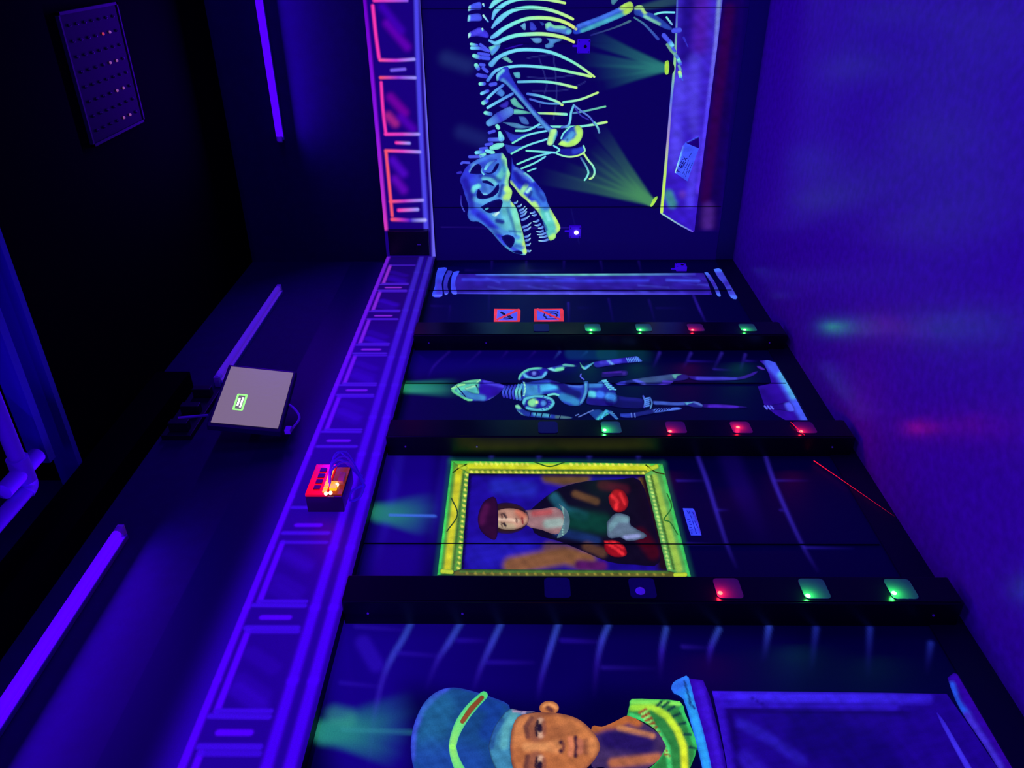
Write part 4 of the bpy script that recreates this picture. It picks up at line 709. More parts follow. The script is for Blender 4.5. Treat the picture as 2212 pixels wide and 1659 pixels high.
# ------------------------------------------------------------------ painted marble column by the corner
pc = empty('painted_column', tuple(LEFT.point([(1560, 610)])[0]), 'blue marble column painted beside the corner', 'mural')
random.seed(3)
vein = []
for _ in range(26):
    x = 1000+random.random()*520; y = 596+random.random()*36; L = 18+random.random()*50; vein.append(stroke([(x, y), (x+L, y+4+random.random()*6)], .8, random.choice([(14, 6, 80), (70, 74, 220), (52, 44, 180)]), 3.5, .65))
patch('shaft', LEFT, [(986, 592), (1300, 591), (1520, 590), (1530, 612), (1538, 637), (1250, 637), (988, 635), (982, 614)], (42, 24, 150), vein+[
    stroke([(1030, 593), (1250, 593), (1500, 592)], 2, [(60, 70, 210), (110, 205, 170), (96, 180, 190), (60, 50, 190)], 4), stroke([(1000, 604), (1250, 607), (1400, 606)], 1.6, (56, 64, 225), 5, .8), stroke([(1440, 605), (1510, 607)], 1.4, (66, 84, 240), 4, .9), stroke([(990, 635), (1250, 634), (1530, 635)], 1.8, [(60, 56, 200), (90, 90, 225), (50, 30, 180)], 4), stroke([(1000, 622), (1520, 624)], 4, (38, 16, 120), 8, .5)], 1, pc, 3, 0)
for o, c in ((H([(735, 85), (820, 85), (790, 160), (770, 240), (775, 355), (680, 355), (705, 260), (712, 170)]), [(52, 70, 236), (60, 40, 190)]), (H([(830, 110), (872, 120), (838, 190), (825, 260), (838, 320), (800, 340), (788, 250), (800, 170)]), [(48, 50, 190), (46, 34, 160)]), (H([(885, 122), (940, 116), (908, 180), (900, 250), (918, 332), (870, 330), (858, 260), (866, 170)]), [(56, 76, 238), (60, 56, 210)])):
    q = np.array(o); patch('capital_ring', LEFT, o, c[0], [stroke([(q[:, 0].mean(), q[:, 1].mean()+4), (q[:, 0].mean(), q[:, 1].max())], 6, c[1], 10, .8), stroke([(q[:, 0].min()+3, q[:, 1].max()-1), (q[:, 0].max()-4, q[:, 1].max()-1)], 1.6, (90, 110, 250), 3)], 2, pc, 3, 3)
for o in (R1([(1000, 182), (1030, 182), (1085, 260), (1132, 362), (1104, 364), (1066, 280)]), R1([(1075, 155), (1132, 155), (1200, 260), (1262, 382), (1212, 380), (1160, 280), (1110, 220)])):
    q = np.array(o); patch('base_ring', LEFT, o, (60, 62, 200), [stroke([tuple(q[0]), tuple(q[1])], 4, (70, 110, 245), 8), stroke([tuple(q[3]), tuple(q[4])], 4, (74, 110, 240), 7), stroke([tuple((q[2]+q[5])/2)], 5, (52, 30, 170), 9, .9)], 2, pc, 3, 3)

# ------------------------------------------------------------------ two prohibition signs
SG = fr(1050, 655, 12.289)
RDs, FB, BK = (224, 54, 74), (78, 88, 246), (8, 4, 60)
for title, o, inn, bar, marks in (
        ('red bordered no smoking sign with a crossed out cigarette, beside the column', [(215, 155), (890, 160), (912, 200), (905, 480), (880, 500), (205, 500)], [(300, 190), (835, 195), (825, 465), (275, 465)], [(300, 445), (860, 185)],
         [([(405, 255), (480, 300)], 2.2), ([(470, 295), (690, 400)], .9), ([(560, 345), (640, 415)], .8), ([(600, 320), (710, 405)], .9), ([(460, 425), (560, 432), (700, 405)], .8), ([(480, 400), (600, 405), (690, 400)], .6)]),
        ('red bordered no photography sign with a crossed out camera, beside the column', [(1280, 155), (2030, 150), (2055, 200), (2065, 490), (1270, 495)], [(1345, 180), (1950, 185), (1975, 455), (1355, 455)], [(1370, 175), (1960, 440)],
         [([(1560, 240), (1890, 238), (1890, 275)], 1.1), ([(1545, 300), (1535, 350), (1590, 370), (1612, 425), (1880, 425)], 1.1), ([(1560, 245), (1545, 300)], .9), ([(1650, 300), (1720, 275), (1830, 285), (1890, 325), (1850, 365), (1720, 360), (1660, 320)], 1.1)])):
    marks = [(p, w_*1.05) for p, w_ in marks]; t = empty('prohibition_sign', tuple(LEFT.point([SG([o[0]])[0]])[0]), title, 'sign', 'red bordered signs by the column')
    patch('border', LEFT, SG(o), RDs, [], 2, t, 4); patch('field', LEFT, SG(inn), FB, [], 3, t, 4)
    for p, w_ in marks: ribbon('pictogram', LEFT, SG(p), w_, BK, 4, t, BK, 0)
    ribbon('cross_bar', LEFT, SG(bar), 2.2, (214, 50, 80), 5, t, (214, 50, 80), 0)

# ------------------------------------------------------------------ suit of armour between two laser columns
ar = empty('painted_armour', tuple(LEFT.point([(1720, 850)])[0]), 'blue and teal suit of armour painted between two laser columns', 'mural')
ND = (8, 4, 70)
def am(name, f, o, base, st=(), layer=2, rnd=4, edge=(ND, 2.5, .6), step=2.6): return patch(name, LEFT, f(o), base, [stroke(f(s[0]), s[1], s[2], s[3] if len(s) > 3 else None, s[4] if len(s) > 4 else 1) for s in st], layer, ar, step, rnd, None, edge)
def al(name, f, p, w_, c, layer=4): return ribbon(name, LEFT, f(p), w_, c, layer, ar, ND, .55)
am('helmet', K, [(550, 400), (580, 355), (680, 310), (780, 292), (870, 290), (1000, 318), (1110, 355), (1080, 400), (1030, 450), (920, 512), (830, 515), (720, 512), (640, 470), (570, 430)], (40, 22, 160), [([(560, 400), (620, 350), (720, 312), (840, 295)], 3, (110, 220, 160), 5), ([(560, 405), (640, 465), (730, 508)], 3, (100, 220, 150), 5), ([(640, 400), (720, 370), (800, 350)], 7, (90, 210, 170), 9), ([(680, 430), (800, 470), (880, 480)], 5, (60, 130, 190), 9), ([(900, 310), (1000, 340), (1100, 360)], 3, (70, 60, 220), 6), ([(940, 505), (1040, 460)], 2, (90, 110, 220), 3), ([(900, 400), (1000, 420)], 10, (38, 10, 150), 12)])
am('visor', K, [(690, 380), (800, 345), (830, 380), (845, 430), (820, 440), (760, 430), (700, 400)], (80, 190, 180), [([(700, 380), (800, 350)], 3, (150, 240, 180), 5)], 3)
al('visor_edge', K, [(810, 350), (830, 400), (835, 435)], 1.4, [ND, (90, 190, 170)], 5); al('visor_edge', K, [(820, 322), (850, 298)], 1.8, (140, 225, 170), 4); al('hinge', K, [(725, 505), (765, 505)], 2.4, (110, 220, 160), 4); al('crest_line', K, [(560, 385), (640, 355), (690, 345)], 1.8, (150, 240, 150), 4); al('crest_line', K, [(610, 360), (640, 400), (700, 470)], 1.1, ND, 4)
for k in range(6):
    x = 1090+k*34; al('gorget_plate', K, [(x+26, 345+(5-k)*4), (x, 420), (x+10, 470+k*6)], 2.6 if k < 4 else 3, [(40, 40, 170), (64, 90, 220), (44, 40, 180)] if k < 4 else [(70, 150, 210), (110, 220, 200), (60, 100, 200)], 3)
for k in range(10): al('rivet', K, [(1316-abs(k-4)*3, 325+k*15), (1326-abs(k-4)*3, 328+k*15)], 1.3, (150, 240, 210), 5)
am('breastplate', K, [(1290, 300), (1340, 320), (1450, 300), (1560, 290), (1680, 320), (1760, 340), (1860, 350), (1950, 345), (1960, 420), (1930, 520), (1880, 560), (1780, 560), (1700, 520), (1640, 450), (1560, 440), (1450, 460), (1330, 480), (1290, 500)], (38, 60, 180), [([(1420, 390), (1560, 370), (1690, 345)], 6, (70, 180, 230), 10), ([(1340, 400), (1440, 420)], 12, (60, 140, 200), 14), ([(1600, 320), (1700, 345)], 4, (30, 20, 130), 8), ([(1700, 360), (1780, 420), (1860, 450)], 10, (20, 14, 110), 12), ([(1780, 345), (1900, 360)], 3, (70, 110, 215), 5), ([(1700, 470), (1800, 500), (1850, 530)], 7, (50, 130, 190), 10), ([(1460, 340), (1465, 420)], 2, (50, 80, 190), 4)])
am('pauldron', K, [(1245, 285), (1260, 240), (1320, 190), (1400, 165), (1500, 165), (1560, 185), (1545, 240), (1500, 280), (1420, 290), (1330, 280), (1260, 300)], (30, 22, 150), [([(1248, 280), (1280, 225), (1360, 180), (1480, 165)], 2.6, (100, 215, 180), 4), ([(1310, 240), (1350, 275), (1420, 285), (1500, 270), (1535, 225)], 2.6, (90, 180, 225), 4)], 3)
am('pauldron_boss', K, ellipse((1415, 230), 60, 34), (24, 14, 130), [([(1412, 228)], 4, (110, 130, 235), 5)], 4, 0)
am('pauldron', K, [(1284, 530), (1310, 480), (1400, 455), (1500, 455), (1590, 480), (1630, 530), (1600, 590), (1520, 622), (1420, 622), (1330, 600)], (26, 24, 140), [([(1300, 540), (1320, 490), (1420, 462), (1520, 466), (1600, 500), (1618, 540), (1560, 600), (1440, 610), (1340, 590)], 3, (90, 200, 215), 4)], 4)
am('pauldron_boss', K, ellipse((1445, 538), 105, 58), (30, 24, 150), [([(1390, 530)], 9, (130, 225, 150), 12), ([(1440, 530)], 3, (190, 250, 130), 4), ([(1510, 540)], 5, (80, 150, 230), 7)], 5, 0, ((10, 6, 80), 2, .9))
for k in range(9):
    a = math.radians(-60+k*16); al('boss_notch', K, [(1445+118*math.cos(a), 538+66*math.sin(a)), (1445+142*math.cos(a), 538+78*math.sin(a))], .9, (60, 60, 190), 6)
al('arm_guard', K, [(1560, 455), (1620, 445), (1665, 455)], 2.4, (110, 220, 210), 5)
# upper (far) arm
am('upper_arm', K, [(1540, 175), (1600, 160), (1700, 135), (1740, 125), (1840, 140), (1850, 158), (1740, 165), (1720, 195), (1640, 210), (1580, 200)], (34, 40, 160), [([(1560, 170), (1640, 205)], 2.4, (120, 210, 220), 4), ([(1650, 190), (1710, 180)], 4, (110, 225, 170), 5), ([(1720, 135), (1820, 148)], 2, (100, 200, 190), 4)], 3)
am('elbow_guard', K, [(1885, 110), (1920, 150), (1960, 140), (2040, 112), (1980, 170), (1940, 192), (1905, 170)], (40, 60, 180), [([(1890, 115), (1915, 165), (1940, 188)], 2.2, (110, 220, 180), 3), ([(1945, 180), (2030, 116)], 1.8, (90, 190, 220), 3)], 4)
am('forearm', K2, [(-100, 110), (0, 95), (150, 75), (260, 60), (360, 48), (400, 80), (415, 105), (300, 118), (200, 125), (80, 145), (-60, 165)], (40, 30, 165), [([(0, 110), (180, 95)], 4, (66, 60, 215), 8), ([(65, 95), (120, 140)], 2.4, (100, 160, 235), 3), ([(360, 52), (405, 98)], 3, (76, 120, 235), 5)], 3)
for k in range(7): al('gauntlet_plate', K2, [(255+k*18, 70-k*2), (275+k*18, 112-k)], 1.1, (90, 150, 240), 4)
am('far_forearm', K2, [(0, 215), (100, 205), (240, 195), (272, 215), (255, 250), (150, 255), (60, 265), (0, 268)], (28, 8, 105), [([(20, 215), (200, 210)], 1.4, (70, 30, 170), 3), ([(230, 225)], 4, (60, 30, 150), 5)], 2); al('elbow_edge', K, [(1930, 292), (1895, 262), (1900, 235)], 1.6, (84, 90, 225), 4)
# waist, tassets
am('belt', K, [(1925, 315), (1975, 315), (1975, 400), (1950, 480), (1910, 540), (1878, 540), (1915, 470), (1932, 390)], (46, 80, 185), [([(1950, 330), (1945, 430), (1900, 530)], 2.4, (80, 160, 210), 4)], 4)
am('fauld', K, [(1980, 330), (2060, 325), (2130, 300), (2212, 330), (2260, 420), (2280, 520), (2212, 560), (2080, 560), (1960, 540), (1970, 450)], (30, 34, 150), [([(1990, 345), (2100, 340)], 5, (60, 130, 210), 8), ([(2000, 440), (2030, 445)], 6, (90, 210, 225), 8), ([(2090, 445), (2110, 450)], 7, (60, 120, 240), 9), ([(2190, 470), (2230, 480)], 8, (70, 150, 240), 10), ([(2000, 520), (2200, 530)], 8, (26, 10, 120), 10)], 2)
for k in range(6): al('mail_fringe', K, [(2120+k*15, 305+k*18), (2160+k*15, 300+k*18)], 1.6, (100, 210, 225), 4)
for k in range(5): al('mail_fringe', K2, [(8+k*24, 310+k*20), (48+k*24, 318+k*20)], 1.8, (96, 190, 235), 5)
am('near_arm', K, [(1212, 560), (1250, 550), (1290, 590), (1360, 625), (1500, 640), (1660, 660), (1800, 680), (1790, 700), (1650, 700), (1500, 690), (1380, 680), (1290, 660), (1230, 610)], (30, 50, 150), [([(1225, 565), (1260, 580)], 4, (130, 225, 170), 5), ([(1240, 620), (1310, 680)], 1.6, (100, 180, 215), 3), ([(1420, 645), (1560, 660)], 4, (70, 160, 190), 6), ([(1650, 680), (1780, 690)], 3, (70, 110, 120), 6)], 3)
for x in (1370, 1430, 1490, 1570, 1680): al('arm_band', K, [(x+10, 628+(x-1370)*.08), (x-5, 690+(x-1370)*.04)], 1.1, (8, 10, 60), 5)
for k in range(6): al('mail_fringe', K, [(1845+k*30, 680-abs(k-1)*14), (1875+k*30, 668-abs(k-1)*14)], 1.4, (84, 110, 190), 4)
am('near_elbow', K, [(1960, 620), (2080, 600), (2140, 620), (2212, 610), (2212, 640), (2140, 680), (2080, 725), (2030, 690)], (26, 60, 140), [([(2090, 710), (2160, 640)], 5, (60, 190, 190), 8)], 3)
am('near_elbow', K2, [(0, 650), (40, 605), (100, 630), (160, 680), (150, 710), (60, 640), (10, 700), (-30, 710)], (40, 90, 200), [([(0, 680), (45, 620)], 4, (70, 190, 230), 6)], 4)
for k in range(5): al('mail_fringe', K2, [(75+k*17, 635+k*16), (112+k*14, 632+k*17)], 1.2, (70, 130, 180), 5)
am('near_forearm', K2, [(190, 645), (300, 640), (420, 620), (540, 595), (680, 585), (800, 580), (830, 600), (700, 620), (560, 640), (420, 665), (300, 690), (200, 680)], (24, 30, 120), [([(200, 660), (280, 660)], 6, (40, 60, 180), 8), ([(560, 612), (680, 598), (800, 590)], 4, (80, 120, 235), 6)], 3)
for k in range(6): al('gauntlet_plate', K2, [(545+k*30, 625-k*4), (580+k*30, 596-k*3)], 1, (16, 10, 80), 5)
for x in (305, 340): al('arm_band', K2, [(x, 645), (x+6, 685)], 1.4, (90, 120, 210), 5)
# legs
am('far_thigh', K2, [(130, 330), (230, 305), (340, 285), (480, 262), (620, 245), (740, 232), (830, 232), (900, 250), (880, 290), (750, 310), (720, 335), (560, 350), (440, 345), (330, 330), (200, 350)], (26, 26, 120), [([(420, 300), (560, 285), (720, 262)], 6, (56, 80, 130), 10), ([(160, 330), (220, 320)], 5, (56, 60, 210), 8), ([(330, 285), (380, 310), (440, 335)], 3, (80, 90, 225), 4), ([(640, 312), (740, 320), (600, 350)], 2, (72, 50, 200), 4)], 2)
am('far_knee', K2, [(724, 240), (780, 230), (830, 236), (790, 255), (765, 285), (740, 270)], (90, 170, 170), [], 3)
am('far_shin', K2, [(880, 250), (1050, 258), (1250, 260), (1420, 262), (1520, 235), (1600, 205), (1620, 212), (1560, 255), (1450, 290), (1300, 298), (1100, 300), (950, 292)], (32, 20, 130), [([(1000, 275), (1200, 278), (1380, 278)], 4, (62, 56, 195), 8), ([(1450, 272), (1590, 215)], 3, (52, 14, 150), 6)], 2)
am('far_sabaton', K2, [(1605, 150), (1640, 150), (1695, 185), (1670, 192), (1625, 175)], (80, 40, 185), [], 3)
am('near_thigh', K2, [(50, 470), (110, 440), (240, 470), (420, 490), (430, 580), (300, 590), (120, 570), (40, 540)], (14, 8, 90), [([(40, 460), (100, 470)], 8, (50, 130, 240), 12, .9), ([(200, 480), (400, 500)], 3, (24, 20, 120), 8)], 2)
for p, w_, c in (([(430, 465), (450, 520), (440, 580)], 2.2, [(60, 70, 190), (90, 150, 230), (60, 70, 190)]), ([(500, 480), (520, 535), (505, 590)], 1.8, [(60, 90, 180), (80, 140, 190)])): al('knee_band', K2, p, w_, c, 4)
for k in range(5): al('mail_fringe', K2, [(455, 490+k*20), (490, 484+k*20)], 1.8, (84, 140, 240), 4)
am('near_shin', K2, [(530, 510), (640, 515), (760, 525), (860, 520), (960, 515), (1040, 545), (1040, 580), (960, 580), (870, 560), (760, 560), (620, 555), (540, 550)], (28, 34, 130), [([(560, 530), (700, 540), (840, 540)], 4, (60, 90, 190), 7), ([(960, 520), (1040, 555)], 2, (80, 110, 200), 4)], 2)
am('near_knee', K2, [(852, 525), (890, 525), (960, 525), (910, 545), (880, 556)], (90, 170, 215), [], 3)
am('near_greave', K2, [(1050, 545), (1200, 545), (1350, 555), (1480, 570), (1500, 582), (1350, 590), (1200, 588), (1060, 580)], (36, 14, 120), [([(1120, 568), (1250, 568), (1400, 575)], 3, (70, 30, 190), 6)], 2)
am('near_sabaton', K2, [(1680, 560), (1760, 555), (1900, 530), (1960, 530), (2000, 590), (1980, 625), (1850, 610), (1720, 600)], (34, 8, 130), [([(1940, 550), (1975, 610)], 8, (80, 90, 245), 10)], 3)
for k in range(3): al('sabaton_plate', K2, [(1690+k*32, 568), (1715+k*32, 598)], 2, (96, 100, 245), 4)
am('pedestal', K2, [(1640, 95), (1720, 88), (1800, 110), (1850, 200), (1930, 330), (2030, 510), (2150, 735), (1950, 735), (1800, 650), (1690, 560), (1620, 360), (1760, 330), (1740, 240), (1690, 140)], (42, 10, 150), [([(1740, 110), (1850, 240), (1960, 430), (2060, 600), (2130, 720)], 9, (70, 90, 245), 14), ([(1860, 240), (1930, 350), (1990, 460)], 6, (84, 170, 235), 10), ([(1680, 450), (1780, 520)], 14, (30, 4, 120), 16, .8)], 1, 0, None, 4)

# ------------------------------------------------------------------ gilt framed portrait (a plain stand-in figure, not a known picture)
pf = empty('framed_portrait', tuple(LEFT.point([(1480, 1120)])[0]), 'yellow framed portrait of a dark robed person painted on the wall', 'mural')
YF, GF, OF = (206, 214, 36), (70, 196, 70), (120, 120, 40)
def nst(p, w_, c, soft=None, a=1): return stroke(N(p), w_, c, soft, a)
def rail(name, o, mid, ridge, beads, edge_l, shade, YF=YF, GF=GF, bead=(236, 238, 90)):
    st = [nst(edge_l, 4, GF, 6), nst(mid, 7, YF, 9), nst(ridge, 2.4, (70, 110, 40), 3)]
    for p in beads: st.append(nst([p, (p[0]+7, p[1]+5)], 2.2, bead, 2.6))
    patch(name, LEFT, N(o), shade, st, 2, pf, 3.0, 0, None, ((20, 60, 40), 2, .5))
rail('frame_rail', [(600, 110), (715, 195), (665, 830), (505, 872)], [(650, 175), (570, 850)], [(680, 200), (610, 840)], dots((697, 200), (643, 820), 19), [(597, 120), (512, 860)], (84, 150, 50), (206, 204, 30), (60, 220, 90))
rail('frame_rail', [(600, 110), (2000, 130), (1880, 202), (715, 195)], [(720, 150), (1900, 160)], [(720, 170), (1890, 180)], dots((730, 182), (1870, 190), 32)+dots((760, 128), (1100, 130), 11)+dots((1390, 132), (1830, 134), 12), [(610, 118), (1990, 132)], (150, 180, 40))
rail('frame_rail', [(2000, 130), (2190, 885), (2030, 838), (1880, 202)], [(1945, 220), (2110, 830)], [(1925, 210), (2075, 830)], dots((1905, 215), (2045, 820), 24), [(1995, 150), (2180, 870)], (84, 160, 76), (150, 190, 70), (60, 200, 90), (190, 230, 110))
rail('frame_rail', [(505, 872), (665, 830), (2030, 838), (2190, 885)], [(640, 862), (2100, 868)], [(660, 845), (2040, 850)], dots((700, 856), (2000, 862), 24), [(520, 870), (2170, 882)], (40, 44, 20), (92, 90, 30), (40, 90, 40), (150, 140, 50))  # darker colours here paint in the shadow of the laser column beside this rail
for p, c in (([(1150, 120), (1250, 150), (1350, 122)], (40, 90, 30)), ([(600, 360), (640, 470), (570, 580)], (40, 70, 20)), ([(2030, 330), (2060, 420), (2010, 500), (2050, 520), (2100, 600)], (40, 110, 40)), ([(610, 190), (650, 160), (700, 135)], (40, 60, 10)), ([(1890, 140), (1950, 185), (2010, 200)], (40, 60, 10))): ribbon('scroll_carving', LEFT, N(p), 1.4, c, 4, pf, c, 0)
for p in ([(655, 150), (690, 158)], [(1915, 165), (1960, 150)], [(540, 845), (600, 850)], [(2085, 870), (2150, 868)]): ribbon('corner_carving', LEFT, N(p), 5, (190, 214, 50), 4, pf, (60, 90, 20), .7)
patch('canvas', LEFT, N([(715, 195), (1880, 202), (2030, 838), (665, 830)]), (24, 8, 130), [nst([(720, 520), (1000, 230), (1200, 260)], 60, (32, 14, 165), 60, .6), nst([(780, 740), (1000, 700), (1100, 720)], 30, (36, 30, 190), 40, .7), nst([(900, 280), (1120, 300)], 12, (40, 60, 200), 24, .5),
    nst([(1240, 215), (1350, 235), (1480, 220)], 14, (96, 66, 40), 16), nst([(1000, 805), (1180, 770), (1350, 740), (1500, 770)], 20, (130, 84, 50), 22), nst([(1250, 690), (1400, 720)], 14, (110, 72, 40), 18, .8), nst([(1450, 800), (1600, 810)], 10, (80, 20, 90), 14), nst([(1880, 220), (1960, 500), (2010, 800)], 16, (26, 10, 16), 20), nst([(1850, 240), (1900, 560)], 5, (110, 78, 30), 8, .8), nst([(720, 205), (670, 820)], 4, (10, 4, 60), 6), nst([(720, 200), (1870, 206)], 3, (10, 4, 60), 6)], 1, pf, 4.5, 0)
patch('robe', LEFT, N([(1120, 440), (1200, 370), (1320, 290), (1500, 245), (1700, 235), (1850, 240), (1930, 480), (1985, 780), (1820, 800), (1640, 780), (1450, 700), (1300, 640), (1150, 590)]), (12, 6, 24), [nst([(1280, 350), (1350, 440), (1480, 480)], 9, (30, 90, 110), 14, .9), nst([(1420, 330), (1560, 380)], 6, (110, 74, 40), 10, .8), nst([(1300, 580), (1450, 610), (1560, 640)], 8, (24, 50, 110), 14, .8), nst([(1400, 500), (1600, 530)], 22, (6, 60, 46), 26, .9), nst([(1500, 680), (1600, 720)], 9, (100, 64, 40), 14, .8), nst([(1600, 270), (1750, 300)], 8, (70, 10, 30), 14, .9), nst([(1850, 600), (1940, 720)], 14, (70, 4, 14), 18, .9)], 2, pf, 4.5, 3, None, ((10, 4, 40), 5, .6))
patch('sleeve', LEFT, N([(1640, 350), (1680, 300), (1740, 310), (1775, 380), (1750, 440), (1690, 450), (1650, 400)]), (160, 16, 22), [nst([(1660, 340), (1700, 380), (1690, 430)], 3, (236, 44, 48), 5), nst([(1720, 330), (1750, 400)], 2.4, (220, 40, 44), 4)], 3, pf, 4, 3, None, ((60, 4, 14), 5, .8))
patch('sleeve', LEFT, N([(1610, 640), (1690, 640), (1750, 680), (1760, 740), (1680, 750), (1620, 710)]), (150, 12, 20), [nst([(1620, 650), (1700, 700), (1740, 735)], 3, (238, 44, 50), 4), nst([(1660, 645), (1740, 690)], 2.2, (228, 40, 48), 4)], 3, pf, 4, 3, None, ((60, 4, 14), 5, .8))
patch('sash', LEFT, N([(1630, 520), (1690, 460), (1780, 480), (1790, 540), (1900, 610), (1780, 645), (1720, 620), (1640, 620)]), (90, 110, 130), [nst([(1650, 560), (1700, 500), (1760, 500)], 6, (110, 150, 160), 9), nst([(1750, 620), (1840, 610)], 4, (140, 150, 200), 6)], 3, pf, 4, 3, None, ((30, 40, 70), 5, .7))
patch('hat', LEFT, N([(790, 430), (820, 380), (880, 352), (905, 400), (910, 500), (905, 600), (885, 640), (825, 610), (785, 560), (775, 490)]), (44, 8, 40), [nst([(800, 520), (830, 420)], 5, (70, 14, 60), 12)], 6, pf, 4, 3, None, ((14, 4, 40), 5, .7))
patch('hair', LEFT, N(ellipse((965, 492), 150, 104)), (40, 20, 16), [], 3, pf, 4, 0, None, ((20, 8, 90), 4, .6))
patch('neck', LEFT, N([(1090, 440), (1200, 430), (1290, 420), (1350, 470), (1350, 560), (1290, 600), (1200, 570), (1100, 540)]), (150, 110, 110), [nst([(1150, 460), (1250, 450)], 6, (170, 80, 80), 10), nst([(1240, 530), (1320, 520)], 9, (150, 170, 160), 14)], 3, pf, 4, 3, None, ((60, 40, 70), 5, .5))
patch('ruff_collar', LEFT, N([(1310, 395), (1365, 440), (1385, 510), (1365, 590), (1300, 625), (1330, 560), (1345, 505), (1335, 445)]), (80, 110, 120), [nst([p], 1.6, (150, 210, 190), 2) for p in dots((1340, 420), (1340, 600), 12)], 4, pf, 3, 3)
patch('face', LEFT, N(ellipse((985, 500), 128, 72)), (188, 140, 116), [nst([(900, 470), (950, 460)], 4, (90, 60, 50), 5, .6), nst([(1050, 450), (1070, 470)], 10, (206, 100, 70), 12, .8), nst([(890, 500), (1000, 505), (1040, 512)], 2.6, (226, 190, 160), 5), nst([(900, 545), (1000, 555)], 8, (170, 170, 130), 12, .7), nst([(948, 468), (962, 490)], 2.4, (40, 30, 30), 3), nst([(948, 528), (960, 546)], 2.4, (40, 30, 30), 3), nst([(932, 465), (936, 492)], 1.4, (80, 50, 40), 2.5), nst([(932, 525), (936, 550)], 1.4, (80, 50, 40), 2.5), nst([(1068, 492), (1074, 530)], 1.8, (130, 40, 40), 3), nst([(1030, 500), (1034, 522)], 1.6, (110, 70, 60), 3)], 5, pf, 3, 0, None, ((60, 34, 40), 5, .7))
pcard = empty('painted_caption', tuple(LEFT.point([(1495, 1130)])[0]), 'small blue caption card painted beneath the framed portrait', 'label')
TC = fr(1450, 1080, 18.434)
patch('card', LEFT, TC([(460, 340), (860, 345), (930, 430), (1060, 850), (1205, 1420), (780, 1420), (700, 1200), (580, 800)]), (54, 70, 244), [stroke(TC([(900, 500), (1030, 850), (1170, 1350)]), 1.4, (64, 40, 200), 4, .8)], 2, pcard, 2.5)
for p in ([(640, 800), (720, 810)], [(690, 900), (760, 870)], [(720, 990), (800, 1010)], [(730, 1120), (810, 1120)], [(770, 1220), (840, 1200)], [(790, 1330), (830, 1340)], [(620, 450), (700, 560)], [(700, 560), (720, 480)], [(770, 650), (820, 770)], [(850, 500), (880, 590)], [(850, 860), (900, 1050), (960, 1230)], [(930, 860), (1010, 1030), (1050, 1120)], [(960, 1250), (1010, 1370)]): ribbon('scribble', LEFT, TC(p), .7, (16, 20, 160), 4, pcard, (16, 20, 160), 0)

# ------------------------------------------------------------------ painted bust on a pedestal (a plain stand-in head, not a known sculpture)
AX = 1310.0
def mir(h): return list(h)+[(x, 2*AX-y) for x, y in reversed(h) if abs(y-AX) > 1]
def mir2(h): return list(h)+[(x, 2*AX+30-y) for x, y in reversed(h) if abs(y-AX) > 1]
bu = empty('painted_bust', tuple(LEFT.point([(1560, 1614)])[0]), 'painted bust with a round blue cap and a beaded green collar', 'mural')
def bp(name, h, base, st=(), layer=2, rnd=3, edge=None, step=4.5): return patch(name, LEFT, Q(mir(h)), base, [stroke(Q(s[0]), s[1], s[2], s[3] if len(s) > 3 else None, s[4] if len(s) > 4 else 1) for s in st], layer, bu, step, rnd, None, edge)
OR, ORD, ORL = (196, 116, 60), (96, 52, 44), (232, 152, 90)
bp('cap', [(838, 1310), (850, 1190), (890, 1060), (960, 940), (1060, 862), (1180, 836), (1320, 862), (1480, 912), (1620, 975), (1600, 1060), (1520, 1160), (1470, 1310)], (22, 70, 128), [([(845, 1400), (860, 1180), (930, 1010), (1040, 890), (1120, 835)], 7, (62, 84, 220), 10), ([(980, 1000), (1080, 1000), (1000, 1250)], 30, (34, 108, 150), 40, .7), ([(1400, 960), (1520, 1000), (1440, 1200)], 14, (20, 60, 140), 24), ([(1000, 1400), (1300, 1450)], 40, (30, 70, 170), 50, .7)], 2, 3, ((30, 40, 170), 5, .6))
bp('brow_band', [(1456, 1310), (1480, 1210), (1530, 1110), (1620, 1010), (1700, 1020), (1830, 1030), (1720, 1060), (1660, 1140), (1632, 1310)], (60, 130, 165), [([(1480, 1310), (1500, 1200), (1560, 1100)], 6, (40, 90, 150), 8), ([(1580, 1300), (1600, 1160), (1660, 1060)], 8, (90, 170, 180), 12), ([(1660, 1020), (1740, 1032), (1835, 1022)], 3, (190, 160, 190), 5)], 3, 3, ((14, 20, 70), 3, .8))
for s in (1, -1):
    f = lambda p: Q([(x, y if s == 1 else 2*AX-y) for x, y in p])
    ribbon('hat_band', LEFT, f([(1420, 900), (1320, 1000), (1240, 1110), (1190, 1220), (1170, 1310)]), [9, 11, 11, 9, 8], [(90, 220, 110), (110, 230, 120), (150, 235, 110)], 4, bu, (30, 160, 150), .6)
    ribbon('hat_band_inlay', LEFT, f([(1405, 920), (1320, 1010), (1250, 1110)]), [5, 6, 5], [(130, 66, 30), (150, 76, 34)], 5, bu, (60, 120, 60), .6)
    ear_o = f(ellipse((1940, 1000), 78, 56)); patch('ear', LEFT, ear_o, OR, [stroke(f([(1900, 985), (1950, 970), (2000, 1000)]), 3, ORL, 5), stroke(f([(1930, 1000), (1960, 1020)]), 5, ORD, 7)], 3, bu, 4, 0, None, ((90, 60, 60), 4, .6))
